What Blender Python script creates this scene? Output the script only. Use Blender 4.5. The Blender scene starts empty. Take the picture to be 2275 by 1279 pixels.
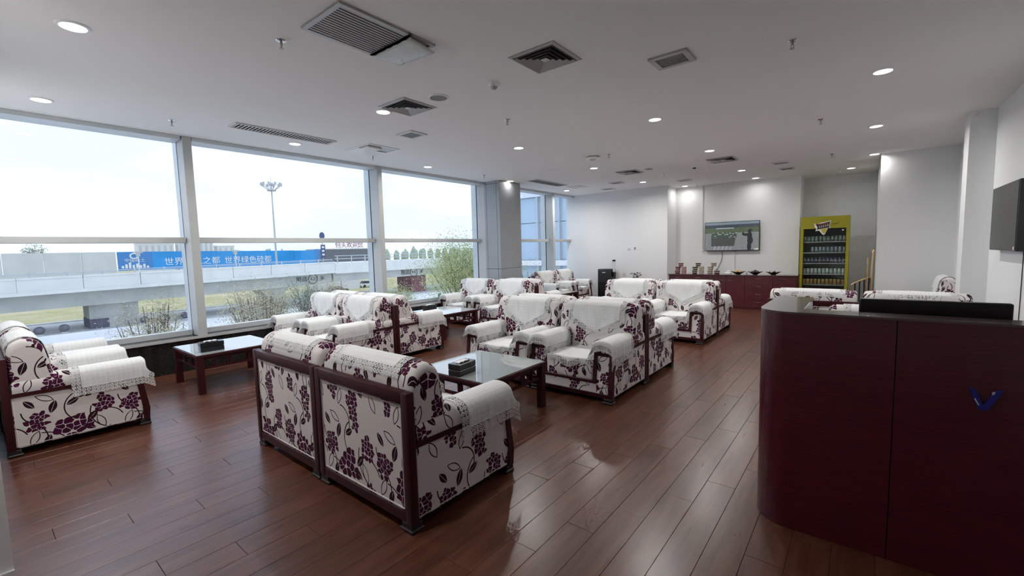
import bpy, bmesh, math, random
from mathutils import Matrix, Vector
random.seed(7)
SC = bpy.context.scene
COL = SC.collection
PI = math.pi

# ---------------------------------------------------------------- camera
cam = bpy.data.cameras.new('camera')
cam_o = bpy.data.objects.new('camera', cam)
COL.objects.link(cam_o)
cam.sensor_width = 36.0
cam.lens = 974.4 / 2275 * 36.0
cam.clip_start = 0.02
cam.clip_end = 2000
yaw, pit, rol = -0.676936915, 0.0865811488, -0.0255354228
fw = Vector((math.sin(yaw) * math.cos(pit), math.cos(yaw) * math.cos(pit), -math.sin(pit)))
r0 = Vector((math.cos(yaw), -math.sin(yaw), 0))
u0 = r0.cross(fw)
r1 = r0 * math.cos(rol) + u0 * math.sin(rol)
u1 = -r0 * math.sin(rol) + u0 * math.cos(rol)
mw = Matrix((r1, u1, -fw)).transposed().to_4x4()
mw.translation = (0, 0, 1.5)
cam_o.matrix_world = mw
SC.camera = cam_o

# ---------------------------------------------------------------- world and exposure
w = bpy.data.worlds.new('overcast_sky')
SC.world = w
w.use_nodes = True
wn = w.node_tree
wn.nodes.clear()
_o = wn.nodes.new('ShaderNodeOutputWorld')
_b = wn.nodes.new('ShaderNodeBackground')
_tc = wn.nodes.new('ShaderNodeTexCoord')
_mp = wn.nodes.new('ShaderNodeMapping')
_mp.inputs['Scale'].default_value = (1.2, 1.2, 5.0)
_nz = wn.nodes.new('ShaderNodeTexNoise')
_nz.inputs['Scale'].default_value = 2.2
_nz.inputs['Detail'].default_value = 2
_cr = wn.nodes.new('ShaderNodeValToRGB')
_cr.color_ramp.elements[0].position = 0.38
_cr.color_ramp.elements[0].color = (0.70, 0.84, 1.12, 1)
_cr.color_ramp.elements[1].position = 0.66
_cr.color_ramp.elements[1].color = (0.84, 0.94, 1.16, 1)
wn.links.new(_tc.outputs['Generated'], _mp.inputs['Vector'])
wn.links.new(_mp.outputs[0], _nz.inputs['Vector'])
wn.links.new(_nz.outputs['Fac'], _cr.inputs['Fac'])
wn.links.new(_cr.outputs['Color'], _b.inputs['Color'])
_b.inputs['Strength'].default_value = 1.24
wn.links.new(_b.outputs[0], _o.inputs[0])
vs = SC.view_settings
vs.view_transform = 'Standard'
vs.look = 'None'
vs.gamma = 1.0
vs.use_curve_mapping = False
vs.exposure = 0.26
LAMP_W = 17.0
LAMP_EMIT = 12.0
cy = SC.cycles
cy.use_denoising = True
cy.max_bounces = 6
cy.diffuse_bounces = 4
cy.glossy_bounces = 2
cy.use_adaptive_sampling = True
cy.adaptive_threshold = 0.09
cy.adaptive_min_samples = 12
cy.transparent_max_bounces = 12
cy.transmission_bounces = 4
cy.caustics_reflective = False
cy.caustics_refractive = False
cy.sample_clamp_indirect = 6.0

# ---------------------------------------------------------------- node helpers
class G:
    """small expression builder on a node tree"""
    def __init__(s, nt): s.nt = nt
    def n(s, t, **kw):
        nd = s.nt.nodes.new(t)
        for k, v in kw.items(): setattr(nd, k, v)
        return nd
    def put(s, sock, v):
        if isinstance(v, (int, float)): sock.default_value = float(v)
        elif isinstance(v, (tuple, list)): sock.default_value = tuple(v) + ((1.0,) if len(sock.default_value) == 4 and len(v) == 3 else ())
        else: s.nt.links.new(v, sock)
    def m(s, op, a, b=None, c=None):
        nd = s.n('ShaderNodeMath', operation=op)
        s.put(nd.inputs[0], a)
        if b is not None: s.put(nd.inputs[1], b)
        if c is not None: s.put(nd.inputs[2], c)
        return nd.outputs[0]
    def add(s, a, b): return s.m('ADD', a, b)
    def sub(s, a, b): return s.m('SUBTRACT', a, b)
    def mul(s, a, b): return s.m('MULTIPLY', a, b)
    def lt(s, a, b): return s.m('LESS_THAN', a, b)
    def gt(s, a, b): return s.m('GREATER_THAN', a, b)
    def mx(s, a, b): return s.m('MAXIMUM', a, b)
    def mn(s, a, b): return s.m('MINIMUM', a, b)
    def ab(s, a): return s.m('ABSOLUTE', a)
    def mix(s, f, a, b):
        nd = s.n('ShaderNodeMix', data_type='RGBA')
        s.put(nd.inputs[0], f); s.put(nd.inputs[6], a); s.put(nd.inputs[7], b)
        return nd.outputs[2]
    def noise(s, vec, scale, detail=3, rough=0.5, out='Fac'):
        nd = s.n('ShaderNodeTexNoise')
        s.put(nd.inputs['Scale'], scale); nd.inputs['Detail'].default_value = detail; nd.inputs['Roughness'].default_value = rough
        if vec is not None: s.put(nd.inputs['Vector'], vec)
        return nd.outputs[out]
    def ramp(s, f, stops):
        nd = s.n('ShaderNodeValToRGB')
        e = nd.color_ramp.elements
        while len(e) < len(stops): e.new(0.5)
        for k, (p, c) in enumerate(stops):
            e[k].position = p; e[k].color = tuple(c) + (1,)
        s.put(nd.inputs[0], f)
        return nd.outputs[0]
    def sep(s, v):
        nd = s.n('ShaderNodeSeparateXYZ'); s.put(nd.inputs[0], v); return nd.outputs
    def comb(s, x, y, z=0.0):
        nd = s.n('ShaderNodeCombineXYZ')
        s.put(nd.inputs[0], x); s.put(nd.inputs[1], y); s.put(nd.inputs[2], z)
        return nd.outputs[0]
    def uv(s, name='UVMap'):
        nd = s.n('ShaderNodeUVMap'); nd.uv_map = name; return nd.outputs[0]
    def pos(s): return s.n('ShaderNodeNewGeometry').outputs['Position']
    def obj(s): return s.n('ShaderNodeTexCoord').outputs['Object']
    def rnd(s): return s.n('ShaderNodeObjectInfo').outputs['Random']
    def bump(s, h, strength=0.3, dist=0.002):
        nd = s.n('ShaderNodeBump'); nd.inputs['Strength'].default_value = strength; nd.inputs['Distance'].default_value = dist
        s.put(nd.inputs['Height'], h); return nd.outputs[0]

MATS = {}
def new_mat(name):
    m = bpy.data.materials.new(name); m.use_nodes = True
    nt = m.node_tree; nt.nodes.clear()
    g = G(nt)
    out = g.n('ShaderNodeOutputMaterial')
    MATS[name] = m
    return m, g, out
def pbsdf(g, out, color=None, rough=0.5, metal=0.0, spec=0.5, ior=1.5, coat=0.0, normal=None, alpha=None, emit=None, estr=0.0, coat_rough=0.05, link=True):
    p = g.n('ShaderNodeBsdfPrincipled')
    if color is not None: g.put(p.inputs['Base Color'], color)
    g.put(p.inputs['Roughness'], rough); g.put(p.inputs['Metallic'], metal)
    p.inputs['IOR'].default_value = ior
    p.inputs['Specular IOR Level'].default_value = spec
    p.inputs['Coat Weight'].default_value = coat; p.inputs['Coat Roughness'].default_value = coat_rough
    if normal is not None: g.put(p.inputs['Normal'], normal)
    if alpha is not None: g.put(p.inputs['Alpha'], alpha)
    if emit is not None:
        g.put(p.inputs['Emission Color'], emit); p.inputs['Emission Strength'].default_value = estr
    if link: g.nt.links.new(p.outputs[0], out.inputs[0])
    return p
def simple(name, color, rough=0.5, metal=0.0, spec=0.5, var=0.0, vscale=6.0, coat=0.0, ior=1.5, emit=None, estr=0.0):
    m, g, out = new_mat(name)
    c = tuple(color) + (1,)
    if var > 0:
        n = g.noise(g.pos(), vscale, 4)
        lo = tuple(max(0, x * (1 - var)) for x in color); hi = tuple(min(1, x * (1 + var)) for x in color)
        c = g.ramp(n, [(0.3, lo), (0.7, hi)])
    pbsdf(g, out, c, rough, metal, spec, ior, coat, emit=emit, estr=estr)
    return m

def make_wood(name, dark, light, rough=0.25, coat=0.3, axis=2, scale=5.0, spec=0.5):
    m, g, out = new_mat(name)
    o = g.sep(g.pos())
    k = [14.0, 14.0, 14.0]; k[axis] = 1.2
    v = g.comb(g.mul(o[0], k[0]), g.mul(o[1], k[1]), g.mul(o[2], k[2]))
    n = g.noise(v, scale, 3, 0.6)
    c = g.ramp(n, [(0.25, dark), (0.75, light)])
    pbsdf(g, out, c, rough, coat=coat, spec=spec, normal=g.bump(n, 0.04, 0.0005))
    return m

# floral fabric : a drawn repeat of peonies, clusters, leaves and vines
def make_floral():
    m, g, out = new_mat('floral_fabric')
    TX, TY = 0.57, 0.67
    KX, KY = TX / .62, TY / .74
    uv = g.sep(g.uv())
    r = g.rnd()
    u = g.add(uv[0], g.mul(r, 3.1)); v = g.add(uv[1], g.mul(r, 7.7))
    def wrap(a, T): return g.m('WRAP', a, T / 2, -T / 2)
    # slight hand drawn wobble
    wob = g.sep(g.noise(g.comb(u, v), 16.0, 1, .5, 'Color'))
    vec = g.comb(g.m('MULTIPLY_ADD', g.sub(wob[0], .5), .030, u), g.m('MULTIPLY_ADD', g.sub(wob[1], .5), .030, v))
    def vor(scale, rnd):
        a = g.n('ShaderNodeTexVoronoi', voronoi_dimensions='2D', feature='F1')
        a.inputs['Scale'].default_value = scale; a.inputs['Randomness'].default_value = rnd; g.put(a.inputs['Vector'], vec)
        b = g.n('ShaderNodeTexVoronoi', voronoi_dimensions='2D', feature='DISTANCE_TO_EDGE')
        b.inputs['Scale'].default_value = scale; b.inputs['Randomness'].default_value = rnd; g.put(b.inputs['Vector'], vec)
        p = g.sep(a.outputs['Position'])
        return p[0], p[1], g.mul(g.gt(b.outputs['Distance'], 0.045), g.lt(a.outputs['Distance'], .66)), a.outputs['Distance']
    def d2(px, py, cx, cyy, rx, ry):
        a = g.m('DIVIDE', wrap(g.sub(px, cx * KX), TX), rx); b = g.m('DIVIDE', wrap(g.sub(py, cyy * KY), TY), ry)
        return g.m('MULTIPLY_ADD', a, a, g.mul(b, b))
    # petals
    ax, ay, aline, ad = vor(33.0, 0.8)
    msk = None
    for (cx, cyy, rx, ry) in ((.10, .53, .062, .082), (.535, .47, .070, .080), (.25, .07, .064, .082), (.225, .69, .044, .058), (.485, .135, .048, .060), (.07, .25, .044, .056)):
        q = g.lt(d2(ax, ay, cx, cyy, rx, ry), 1.0)
        msk = q if msk is None else g.mx(msk, q)
    petal = g.mul(msk, aline)
    bx_, by_, bline, bd = vor(22.0, 0.8)
    big = g.mul(g.lt(d2(bx_, by_, .325, .37, .108, .104), 1.0), bline)
    petal = g.mx(petal, big)
    # round the petals
    rim = None
    # leaves
    dark = None
    def leaf(cx, cyy, ang, L, wd, outline=False):
        dx = wrap(g.sub(u, cx * KX), TX); dy = wrap(g.sub(v, cyy * KY), TY)
        c, s_ = math.cos(ang), math.sin(ang)
        a = g.m('MULTIPLY_ADD', dx, c, g.mul(dy, s_)); b = g.m('MULTIPLY_ADD', dx, -s_, g.mul(dy, c))
        a2 = g.m('DIVIDE', a, L)
        edge = g.m('MULTIPLY_ADD', g.mul(a2, a2), -wd, wd)
        e = g.sub(g.ab(b), edge)
        if outline: return g.mul(g.lt(g.ab(e), 0.0032), g.lt(g.ab(a2), 1.05))
        return g.mul(g.lt(e, 0.0), g.gt(g.ab(b), 0.0012))
    def arc(cx, cyy, R, t, ang, half):
        dx = wrap(g.sub(u, cx * KX), TX); dy = wrap(g.sub(v, cyy * KY), TY)
        rr = g.m('SQRT', g.m('MULTIPLY_ADD', dx, dx, g.mul(dy, dy)))
        k = g.m('MULTIPLY_ADD', dx, math.cos(ang), g.mul(dy, math.sin(ang)))
        return g.mul(g.lt(g.ab(g.sub(rr, R)), t), g.gt(k, R * math.cos(half)))
    for args in ((.185, .43, 2.3, .052, .024), (.215, .335, .6, .048, .022), (.43, .585, 1.9, .054, .024), (.355, .215, 1.3, .046, .021), (.48, .295, -1.2, .048, .022),
                 (.155, .165, 1.0, .046, .021), (.305, .60, 2.6, .046, .021), (.57, .64, .9, .046, .021), (.60, .21, -1.1, .044, .020)):
        q = leaf(*args); dark = q if dark is None else g.mx(dark, q)
    for args in ((.13, .36, 1.2, .060, .023, True), (.475, .675, .5, .056, .021, True), (.40, .09, 1.9, .054, .020, True), (.555, .335, 2.0, .058, .022, True), (.02, .11, 1.1, .056, .022, True)):
        dark = g.mx(dark, leaf(*args))
    for args in ((.02, .46, .165, .0042, -.5, .85), (.52, .20, .155, .0042, 2.4, .8), (.22, .55, .13, .0042, .1, .9), (.62, .33, .13, .0042, 2.9, .8),
                 (.33, .17, .11, .0042, -2.7, .9), (.10, .34, .12, .0042, 1.9, .9), (.50, .58, .11, .0042, -.9, .9), (.40, .66, .10, .0042, 2.6, 1.0), (.17, .20, .09, .0042, -.2, 1.0)):
        dark = g.mx(dark, arc(*args))
    n = g.noise(vec, 28.0, 3)
    pc = g.ramp(g.m('MULTIPLY_ADD', n, .75, g.mul(ad, .55)), [(0.35, (.085, .006, .047)), (0.85, (.040, .008, .022))])
    weave = g.noise(g.comb(g.mul(u, 500), g.mul(v, 500)), 1.0, 1)
    cream = g.ramp(weave, [(0.3, (.66, .62, .60)), (0.7, (.74, .71, .69))])
    col = g.mix(dark, cream, (.030, .009, .018))
    col = g.mix(petal, col, pc)
    pbsdf(g, out, col, 0.85, spec=0.15, normal=g.bump(g.m('MULTIPLY_ADD', g.mx(petal, dark), .7, g.mul(weave, .3)), 0.35, 0.0015))
    return m

def make_lace():
    m, g, out = new_mat('white_lace_cloth')
    uv = g.sep(g.uv()); d = g.sep(g.uv('edge'))[0]
    p = 0.029
    fx = g.sub(g.m('FRACT', g.m('DIVIDE', uv[0], p)), .5); fy = g.sub(g.m('FRACT', g.m('DIVIDE', uv[1], p)), .5)
    rr = g.m('SQRT', g.m('MULTIPLY_ADD', fx, fx, g.mul(fy, fy)))
    ring = g.lt(g.ab(g.sub(rr, .33)), .125)
    core = g.lt(rr, .09)
    knot = g.gt(rr, .615)
    al = g.mx(g.mx(ring, knot), g.mx(core, g.gt(d, .060)))
    # woven damask lozenges
    a = g.m('SINE', g.mul(g.add(uv[0], uv[1]), 95.0)); b = g.m('SINE', g.mul(g.sub(uv[0], uv[1]), 95.0))
    dm = g.mul(a, b)
    fine = g.noise(g.comb(uv[0], uv[1]), 160.0, 3)
    fold = g.noise(g.comb(g.mul(uv[0], 14.0), g.mul(uv[1], 4.0)), 1.0, 3)
    col = g.ramp(g.m('MULTIPLY_ADD', dm, .12, g.mul(fine, .8)), [(0.2, (.68, .69, .68)), (0.7, (.82, .83, .82))])
    hgt = g.add(g.mul(fold, 6.0), g.m('MULTIPLY_ADD', dm, .08, fine))
    pbsdf(g, out, col, 0.9, spec=0.1, alpha=al, normal=g.bump(hgt, 0.55, 0.0016))
    return m

def make_floor_mat():
    m, g, out = new_mat('floor_plank_wood')
    o = g.sep(g.pos()); r = g.rnd()
    v = g.comb(g.m('MULTIPLY_ADD', r, 37.0, g.mul(o[0], 9.0)), g.m('MULTIPLY_ADD', r, 91.0, g.mul(o[1], 0.9)), 0.0)
    n = g.noise(v, 2.2, 4, 0.62)
    n2 = g.noise(g.comb(g.mul(o[0], 60.0), g.m('MULTIPLY_ADD', r, 50.0, g.mul(o[1], 3.0))), 1.5, 4, 0.6)
    k = g.m('MULTIPLY_ADD', n, .75, g.mul(n2, .25))
    k = g.add(k, g.m('MULTIPLY_ADD', r, .12, -.06))
    c = g.ramp(k, [(0.28, (.044, .0135, .0065)), (0.5, (.100, .034, .0175)), (0.75, (.165, .065, .036))])
    pbsdf(g, out, c, g.m('MULTIPLY_ADD', n2, .08, .25), spec=0.5, ior=1.6, normal=g.bump(n2, 0.06, 0.0008))
    return m

def make_glass():
    m, g, out = new_mat('window_glass')
    t = g.n('ShaderNodeBsdfTransparent'); t.inputs[0].default_value = (.965, .985, .98, 1)
    gl = g.n('ShaderNodeBsdfGlossy'); gl.inputs['Roughness'].default_value = 0.0
    f = g.n('ShaderNodeLayerWeight'); f.inputs[0].default_value = .5
    mx = g.n('ShaderNodeMixShader')
    g.nt.links.new(g.m('MULTIPLY_ADD', g.m('POWER', f.outputs['Facing'], 5.0), .55, .035), mx.inputs[0]); g.nt.links.new(t.outputs[0], mx.inputs[1]); g.nt.links.new(gl.outputs[0], mx.inputs[2])
    g.nt.links.new(mx.outputs[0], out.inputs[0])
    return m

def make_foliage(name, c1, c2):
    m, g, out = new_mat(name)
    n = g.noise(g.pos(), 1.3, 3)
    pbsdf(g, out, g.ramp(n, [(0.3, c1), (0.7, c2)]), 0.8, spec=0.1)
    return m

FLORAL = make_floral(); LACE = make_lace(); PLANK = make_floor_mat(); GLASS = make_glass()
WOOD = make_wood('mahogany_wood', (.026, .0036, .0055), (.055, .0075, .0105), 0.42, 0.0, 2, 5.0, 0.28)
DESKW = make_wood('desk_veneer', (.050, .004, .009), (.085, .0085, .015), 0.26, 0.10, 0, 4.0)
CABW = make_wood('cabinet_veneer', (.070, .010, .014), (.120, .022, .028), 0.30, 0.2, 2, 4.0)
DESKTOP = make_wood('desk_top_veneer', (.060, .028, .026), (.090, .042, .040), 0.16, 0.5, 0, 4.0)
FOOT = simple('black_foot', (.012, .009, .010), .5)
WALLW = simple('wall_paint', (.81, .825, .825), .65, spec=.2)
CEILW = simple('ceiling_paint', (.86, .85, .85), .8, spec=.1)
WHITE = simple('white_enamel', (.80, .80, .80), .35)
PIPING = simple('piping_cord', (.55, .50, .49), .8)
ALU = simple('brushed_aluminium', (.60, .63, .65), .40, metal=.15, var=.04)
ALUW = simple('window_profile_grey', (.50, .51, .50), .45, var=.03)
GASKET = simple('black_gasket', (.012, .013, .018), .5)
GRANITE = simple('black_granite', (.016, .018, .017), .10, var=.5, vscale=60, spec=.6)
PANELG = simple('pillar_panel_grey', (.34, .36, .37), .35, var=.02)
GRILLEW = simple('grille_white', (.62, .62, .61), .45)
GRILLEA = simple('grille_alu', (.42, .42, .42), .4, metal=.3)
DARKV = simple('dark_void', (.012, .012, .012), .9)
BLACKP = simple('black_plastic', (.010, .010, .011), .28)
BLACKM = simple('black_matte', (.012, .012, .013), .6)
CHROME = simple('chrome', (.75, .75, .76), .18, metal=1.0)
BRASS = simple('brass', (.75, .50, .28), .20, metal=1.0)
TABLEGL = simple('table_glass', (.36, .40, .40), .03, spec=.5, ior=2.6)
YELLOW = simple('fridge_yellow', (.34, .31, .012), .35, var=.05)
SUBF = simple('subfloor_dark', (.02, .012, .009), .8)
def lamp_mat():
    m, g, out = new_mat('lamp_diffuser')
    e = g.n('ShaderNodeEmission'); e.inputs[0].default_value = (1, .98, .95, 1); e.inputs[1].default_value = LAMP_EMIT
    g.nt.links.new(e.outputs[0], out.inputs[0]); return m
LAMP = lamp_mat()
LAMP.cycles.emission_sampling = 'NONE'

# ---------------------------------------------------------------- mesh helpers
def bx(bm, x0, x1, y0, y1, z0, z1, bev=0.0, seg=1, rot=None, mi=0):
    mt = Matrix.Translation(((x0 + x1) / 2, (y0 + y1) / 2, (z0 + z1) / 2)) @ Matrix.Diagonal((abs(x1 - x0), abs(y1 - y0), abs(z1 - z0), 1))
    if rot is not None: mt = rot @ mt
    r = bmesh.ops.create_cube(bm, size=1.0, matrix=mt)
    if bev > 0:
        es = list({e for v in r['verts'] for e in v.link_edges})
        bmesh.ops.bevel(bm, geom=es, offset=bev, segments=seg, affect='EDGES', profile=0.5)
    return r['verts']
def tube(bm, pts, r, seg=8, cap=True):
    pts = [Vector(p) for p in pts]
    rr = r if isinstance(r, (list, tuple)) else [r] * len(pts)
    rings = []
    up = None
    for i, p in enumerate(pts):
        d = (pts[min(i + 1, len(pts) - 1)] - pts[max(i - 1, 0)]).normalized()
        if up is None:
            up = Vector((0, 0, 1)) if abs(d.z) < .9 else Vector((1, 0, 0))
        a = d.cross(up).normalized(); b = a.cross(d).normalized(); up = b
        rings.append([bm.verts.new(p + (a * math.cos(2 * PI * k / seg) + b * math.sin(2 * PI * k / seg)) * rr[i]) for k in range(seg)])
    for i in range(len(rings) - 1):
        for k in range(seg):
            bm.faces.new((rings[i][k], rings[i][(k + 1) % seg], rings[i + 1][(k + 1) % seg], rings[i + 1][k]))
    if cap:
        bm.faces.new(rings[0][::-1]); bm.faces.new(rings[-1])
def lathe(bm, prof, c=(0, 0, 0), seg=20):
    rings = []
    for r, z in prof:
        if r < 1e-6: rings.append([bm.verts.new((c[0], c[1], c[2] + z))])
        else: rings.append([bm.verts.new((c[0] + r * math.cos(2 * PI * k / seg), c[1] + r * math.sin(2 * PI * k / seg), c[2] + z)) for k in range(seg)])
    for a, b in zip(rings, rings[1:]):
        for k in range(seg):
            k2 = (k + 1) % seg
            if len(a) == 1 and len(b) == 1: continue
            if len(a) == 1: bm.faces.new((a[0], b[k2], b[k]))
            elif len(b) == 1: bm.faces.new((a[k], a[k2], b[0]))
            else: bm.faces.new((a[k], a[k2], b[k2], b[k]))
    if len(rings[0]) > 1: bm.faces.new(rings[0][::-1])
    if len(rings[-1]) > 1: bm.faces.new(rings[-1])
def prism(bm, poly, a, b, axis='z'):
    """extrude a 2D polygon: axis z -> (x,y), axis x -> (y,z), axis y -> (x,z)"""
    def P(p, t):
        return {'z': (p[0], p[1], t), 'x': (t, p[0], p[1]), 'y': (p[0], t, p[1])}[axis]
    A = [bm.verts.new(P(p, a)) for p in poly]; B = [bm.verts.new(P(p, b)) for p in poly]
    n = len(poly)
    for i in range(n):
        bm.faces.new((A[i], A[(i + 1) % n], B[(i + 1) % n], B[i]))
    bm.faces.new(A[::-1]); bm.faces.new(B)
def box_uv(bm):
    uvl = bm.loops.layers.uv.get('UVMap') or bm.loops.layers.uv.new('UVMap')
    for f in bm.faces:
        n = f.normal; ax = max(range(3), key=lambda i: abs(n[i]))
        for l in f.loops:
            c = l.vert.co
            l[uvl].uv = (c.y, c.z) if ax == 0 else ((c.x, c.z) if ax == 1 else (c.x, c.y))
def obj(name, bm, mat, parent=None, smooth=False, loc=None, rotz=None, uv=False):
    bmesh.ops.recalc_face_normals(bm, faces=bm.faces[:])
    if uv: bm.normal_update(); box_uv(bm)
    me = bpy.data.meshes.new(name)
    bm.to_mesh(me); bm.free()
    if smooth:
        me.polygons.foreach_set('use_smooth', [True] * len(me.polygons))
        if smooth != 'all': 
            try: me.set_sharp_from_angle(angle=math.radians(40))
            except Exception: pass
    for mm in (mat if isinstance(mat, (list, tuple)) else [mat]): me.materials.append(mm)
    o = bpy.data.objects.new(name, me)
    COL.objects.link(o)
    if parent is not None: o.parent = parent
    if loc is not None: o.location = loc
    if rotz is not None: o.rotation_euler = (0, 0, rotz)
    return o
def NB(): return bmesh.new()
def boxo(name, ext, mat, parent=None, bev=0.0, uv=False, seg=1, **k):
    b = NB(); bx(b, *ext, bev=bev, seg=seg); return obj(name, b, mat, parent, uv=uv, **k)
def grid_obj(name, P, UV, mat, parent=None, edge=None, flip=False):
    """P[i][j] points, UV[i][j]; optional edge distance"""
    ni, nj = len(P), len(P[0])
    vs_ = [P[i][j] for i in range(ni) for j in range(nj)]
    fs = []
    for i in range(ni - 1):
        for j in range(nj - 1):
            q = (i * nj + j, (i + 1) * nj + j, (i + 1) * nj + j + 1, i * nj + j + 1)
            fs.append(q[::-1] if flip else q)
    me = bpy.data.meshes.new(name); me.from_pydata([tuple(v) for v in vs_], [], fs); me.update()
    l1 = me.uv_layers.new(name='UVMap')
    flat = [UV[i][j] for i in range(ni) for j in range(nj)]
    for l in me.loops: l1.data[l.index].uv = flat[l.vertex_index]
    if edge:
        l2 = me.uv_layers.new(name='edge'); fe = [edge[i][j] for i in range(ni) for j in range(nj)]
        for l in me.loops: l2.data[l.index].uv = (fe[l.vertex_index], 0)
    me.polygons.foreach_set('use_smooth', [True] * len(me.polygons))
    me.materials.append(mat)
    o = bpy.data.objects.new(name, me); COL.objects.link(o)
    if parent is not None: o.parent = parent
    return o
def tag(o, label=None, cat=None, group=None, kind=None):
    if label: o['label'] = label
    if cat: o['category'] = cat
    if group: o['group'] = group
    if kind: o['kind'] = kind
    return o
def thing(name, label, cat, loc=(0, 0, 0), rotz=0.0, group=None, kind=None):
    o = bpy.data.objects.new(name, None); COL.objects.link(o)
    o.empty_display_size = 0.1
    o.location = loc; o.rotation_euler = (0, 0, rotz)
    return tag(o, label, cat, group, kind)
def copy_tree(o, parent=None):
    c = o.copy(); COL.objects.link(c)
    if parent is not None: c.parent = parent
    for ch in list(o.children): copy_tree(ch, c)
    return c
def text_mesh(name, txt, size, mat, parent=None, ext=0.002, align='CENTER'):
    cu = bpy.data.curves.new(name, 'FONT'); cu.body = txt; cu.size = size; cu.extrude = ext
    cu.align_x = align; cu.align_y = 'CENTER'; cu.resolution_u = 3
    t = bpy.data.objects.new(name, cu); COL.objects.link(t)
    dg = bpy.context.evaluated_depsgraph_get(); dg.update()
    me = bpy.data.meshes.new_from_object(t.evaluated_get(dg))
    bpy.data.objects.remove(t)
    me.materials.clear(); me.materials.append(mat)
    o = bpy.data.objects.new(name, me); COL.objects.link(o)
    if parent is not None: o.parent = parent
    return o
def lerp(a, b, t): return a + (b - a) * t

# ================================================================ STRUCTURE
ZC = 3.09
def struct(name, exts, mat, label, parent=None, bev=0.0):
    b = NB()
    for e in exts: bx(b, *e, bev=bev)
    o = obj(name, b, mat, parent)
    if parent is None: tag(o, label, name.split('_')[0], kind='structure')
    return o
# floor with single planks
floor = struct('floor', [(-7.3, 1.4, -2.15, 13.6, -0.10, -0.013)], SUBF, 'brown laminate plank floor of the lounge')
floor['category'] = 'floor'
PW, PL = 0.1645, 1.20
cands = []
i0 = int(math.floor((-7.0 + 3.53) / PW)); i1 = int(math.ceil((1.23 + 3.53) / PW))
def proj(p):
    d = Vector(p) - Vector((0, 0, 1.5))
    z = d.dot(fw)
    if z < 0.05: return None
    return (1137.5 + 974.4 * d.dot(r1) / z, 639.5 - 974.4 * d.dot(u1) / z)
for i in range(i0, i1):
    xl = -3.53 + PW * i
    y = (0.188 + 0.298 * i) % PL - 4 * PL
    while y < 13.45:
        a, b_ = max(y, -2.0), min(y + PL, 13.45)
        if b_ - a > 0.03:
            x0, x1 = max(xl, -7.0), min(xl + PW, 1.23)
            pc = [proj((xx, yy, 0)) for xx in (x0, x1) for yy in (a, (a + b_) / 2, b_)]
            vis = any(p and -30 < p[0] < 2305 and -30 < p[1] < 1310 for p in pc)
            dist = math.hypot((x0 + x1) / 2, (a + b_) / 2)
            cands.append((0 if vis else 1, dist, x0, x1, a, b_))
        y += PL
cands.sort()
pm = None
rest = NB()
for k, (nv, ds, x0, x1, a, b_) in enumerate(cands):
    if k < 298 and nv == 0:
        full = abs((b_ - a) - PL) < 1e-6 and abs((x1 - x0) - PW) < 1e-6
        if full and pm is not None:
            o = bpy.data.objects.new('plank', pm); COL.objects.link(o); o.parent = floor
        else:
            q = NB(); hx, hy = (x1 - x0) / 2 - .0006, (b_ - a) / 2 - .0008
            bx(q, -hx, hx, -hy, hy, -.0129, 0, bev=.0011)
            o = obj('plank', q, PLANK, floor)
            if full: pm = o.data
        o.location = ((x0 + x1) / 2, (a + b_) / 2, 0)
    else:
        bx(rest, x0 + .0006, x1 - .0006, a + .0008, b_ - .0008, -.0129, 0)
ro = obj('plank_field', rest, PLANK, floor); ro['kind'] = 'stuff'

struct('ceiling', [(-7.3, 1.4, -2.15, 13.6, ZC, ZC + .15)], CEILW, 'plain off-white lounge ceiling')
WR = [('wall_left', [(-7.30, -7.0, .03, 11.86, 0, .415)], GRANITE, 'low black granite wall under the window front'),
      ('wall_far', [(-7.3, -4.14, 11.86, 12.75, 0, ZC)], WALLW, 'white end wall behind the water dispenser'),
      ('wall_recess', [(-4.14, -1.23, 12.6, 13.6, 0, ZC)], WALLW, 'recessed white wall carrying the wall television'),
      ('wall_alcove', [(-1.23, .19, 13.45, 13.6, 0, ZC)], WALLW, 'shaded back wall behind the yellow fridge'),
      ('wall_corner', [(.19, 1.4, 10.75, 13.6, 0, ZC)], WALLW, 'white wall block right of the fridge alcove'),
      ('wall_column', [(.99, 1.23, 8.1, 8.46, 0, ZC)], WALLW, 'narrow white column projecting from the right wall'),
      ('wall_right', [(1.23, 1.4, -2.15, 10.75, 0, ZC)], WALLW, 'white right wall with the angled black television'),
      ('wall_front', [(-7.3, -3.02, -.25, .03, 0, ZC)], WALLW, 'grey white wall end at the left picture edge'),
      ('wall_entry', [(-3.17, -3.02, -2.15, -.25, 0, ZC)], WALLW, 'entry side wall behind the camera'),
      ('wall_back', [(-3.02, 1.4, -2.15, -2.0, 0, ZC)], WALLW, 'entry back wall behind the camera')]
for nm, ex, mt, lb in WR: 
    o = struct(nm, ex, mt, lb)
    if nm == 'wall_left': wl = o
sill = boxo('sill', (-7.30, -6.985, .03, 11.86, .415, .445), GRANITE, wl, bev=.004)
boxo('sill_lip', (-6.985, -6.972, .03, 11.86, .418, .452), ALUW, wl)
for nm, e in (('baseboard_far', (-6.99, -4.14, 11.845, 11.86, 0, .10)), ('baseboard_right', (1.215, 1.23, 2.7, 8.1, 0, .10)), ('baseboard_corner', (.19, 1.22, 10.735, 10.75, 0, .10)), ('baseboard_front', (-3.02, -3.005, -.25, .03, 0, .09))):
    o = boxo(nm, e, WHITE); tag(o, 'white baseboard strip along the ' + {'far': 'far end wall', 'right': 'right wall', 'corner': 'wall block by the fridge', 'front': 'left wall end'}[nm.split('_')[1]], 'baseboard', kind='structure')
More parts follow.
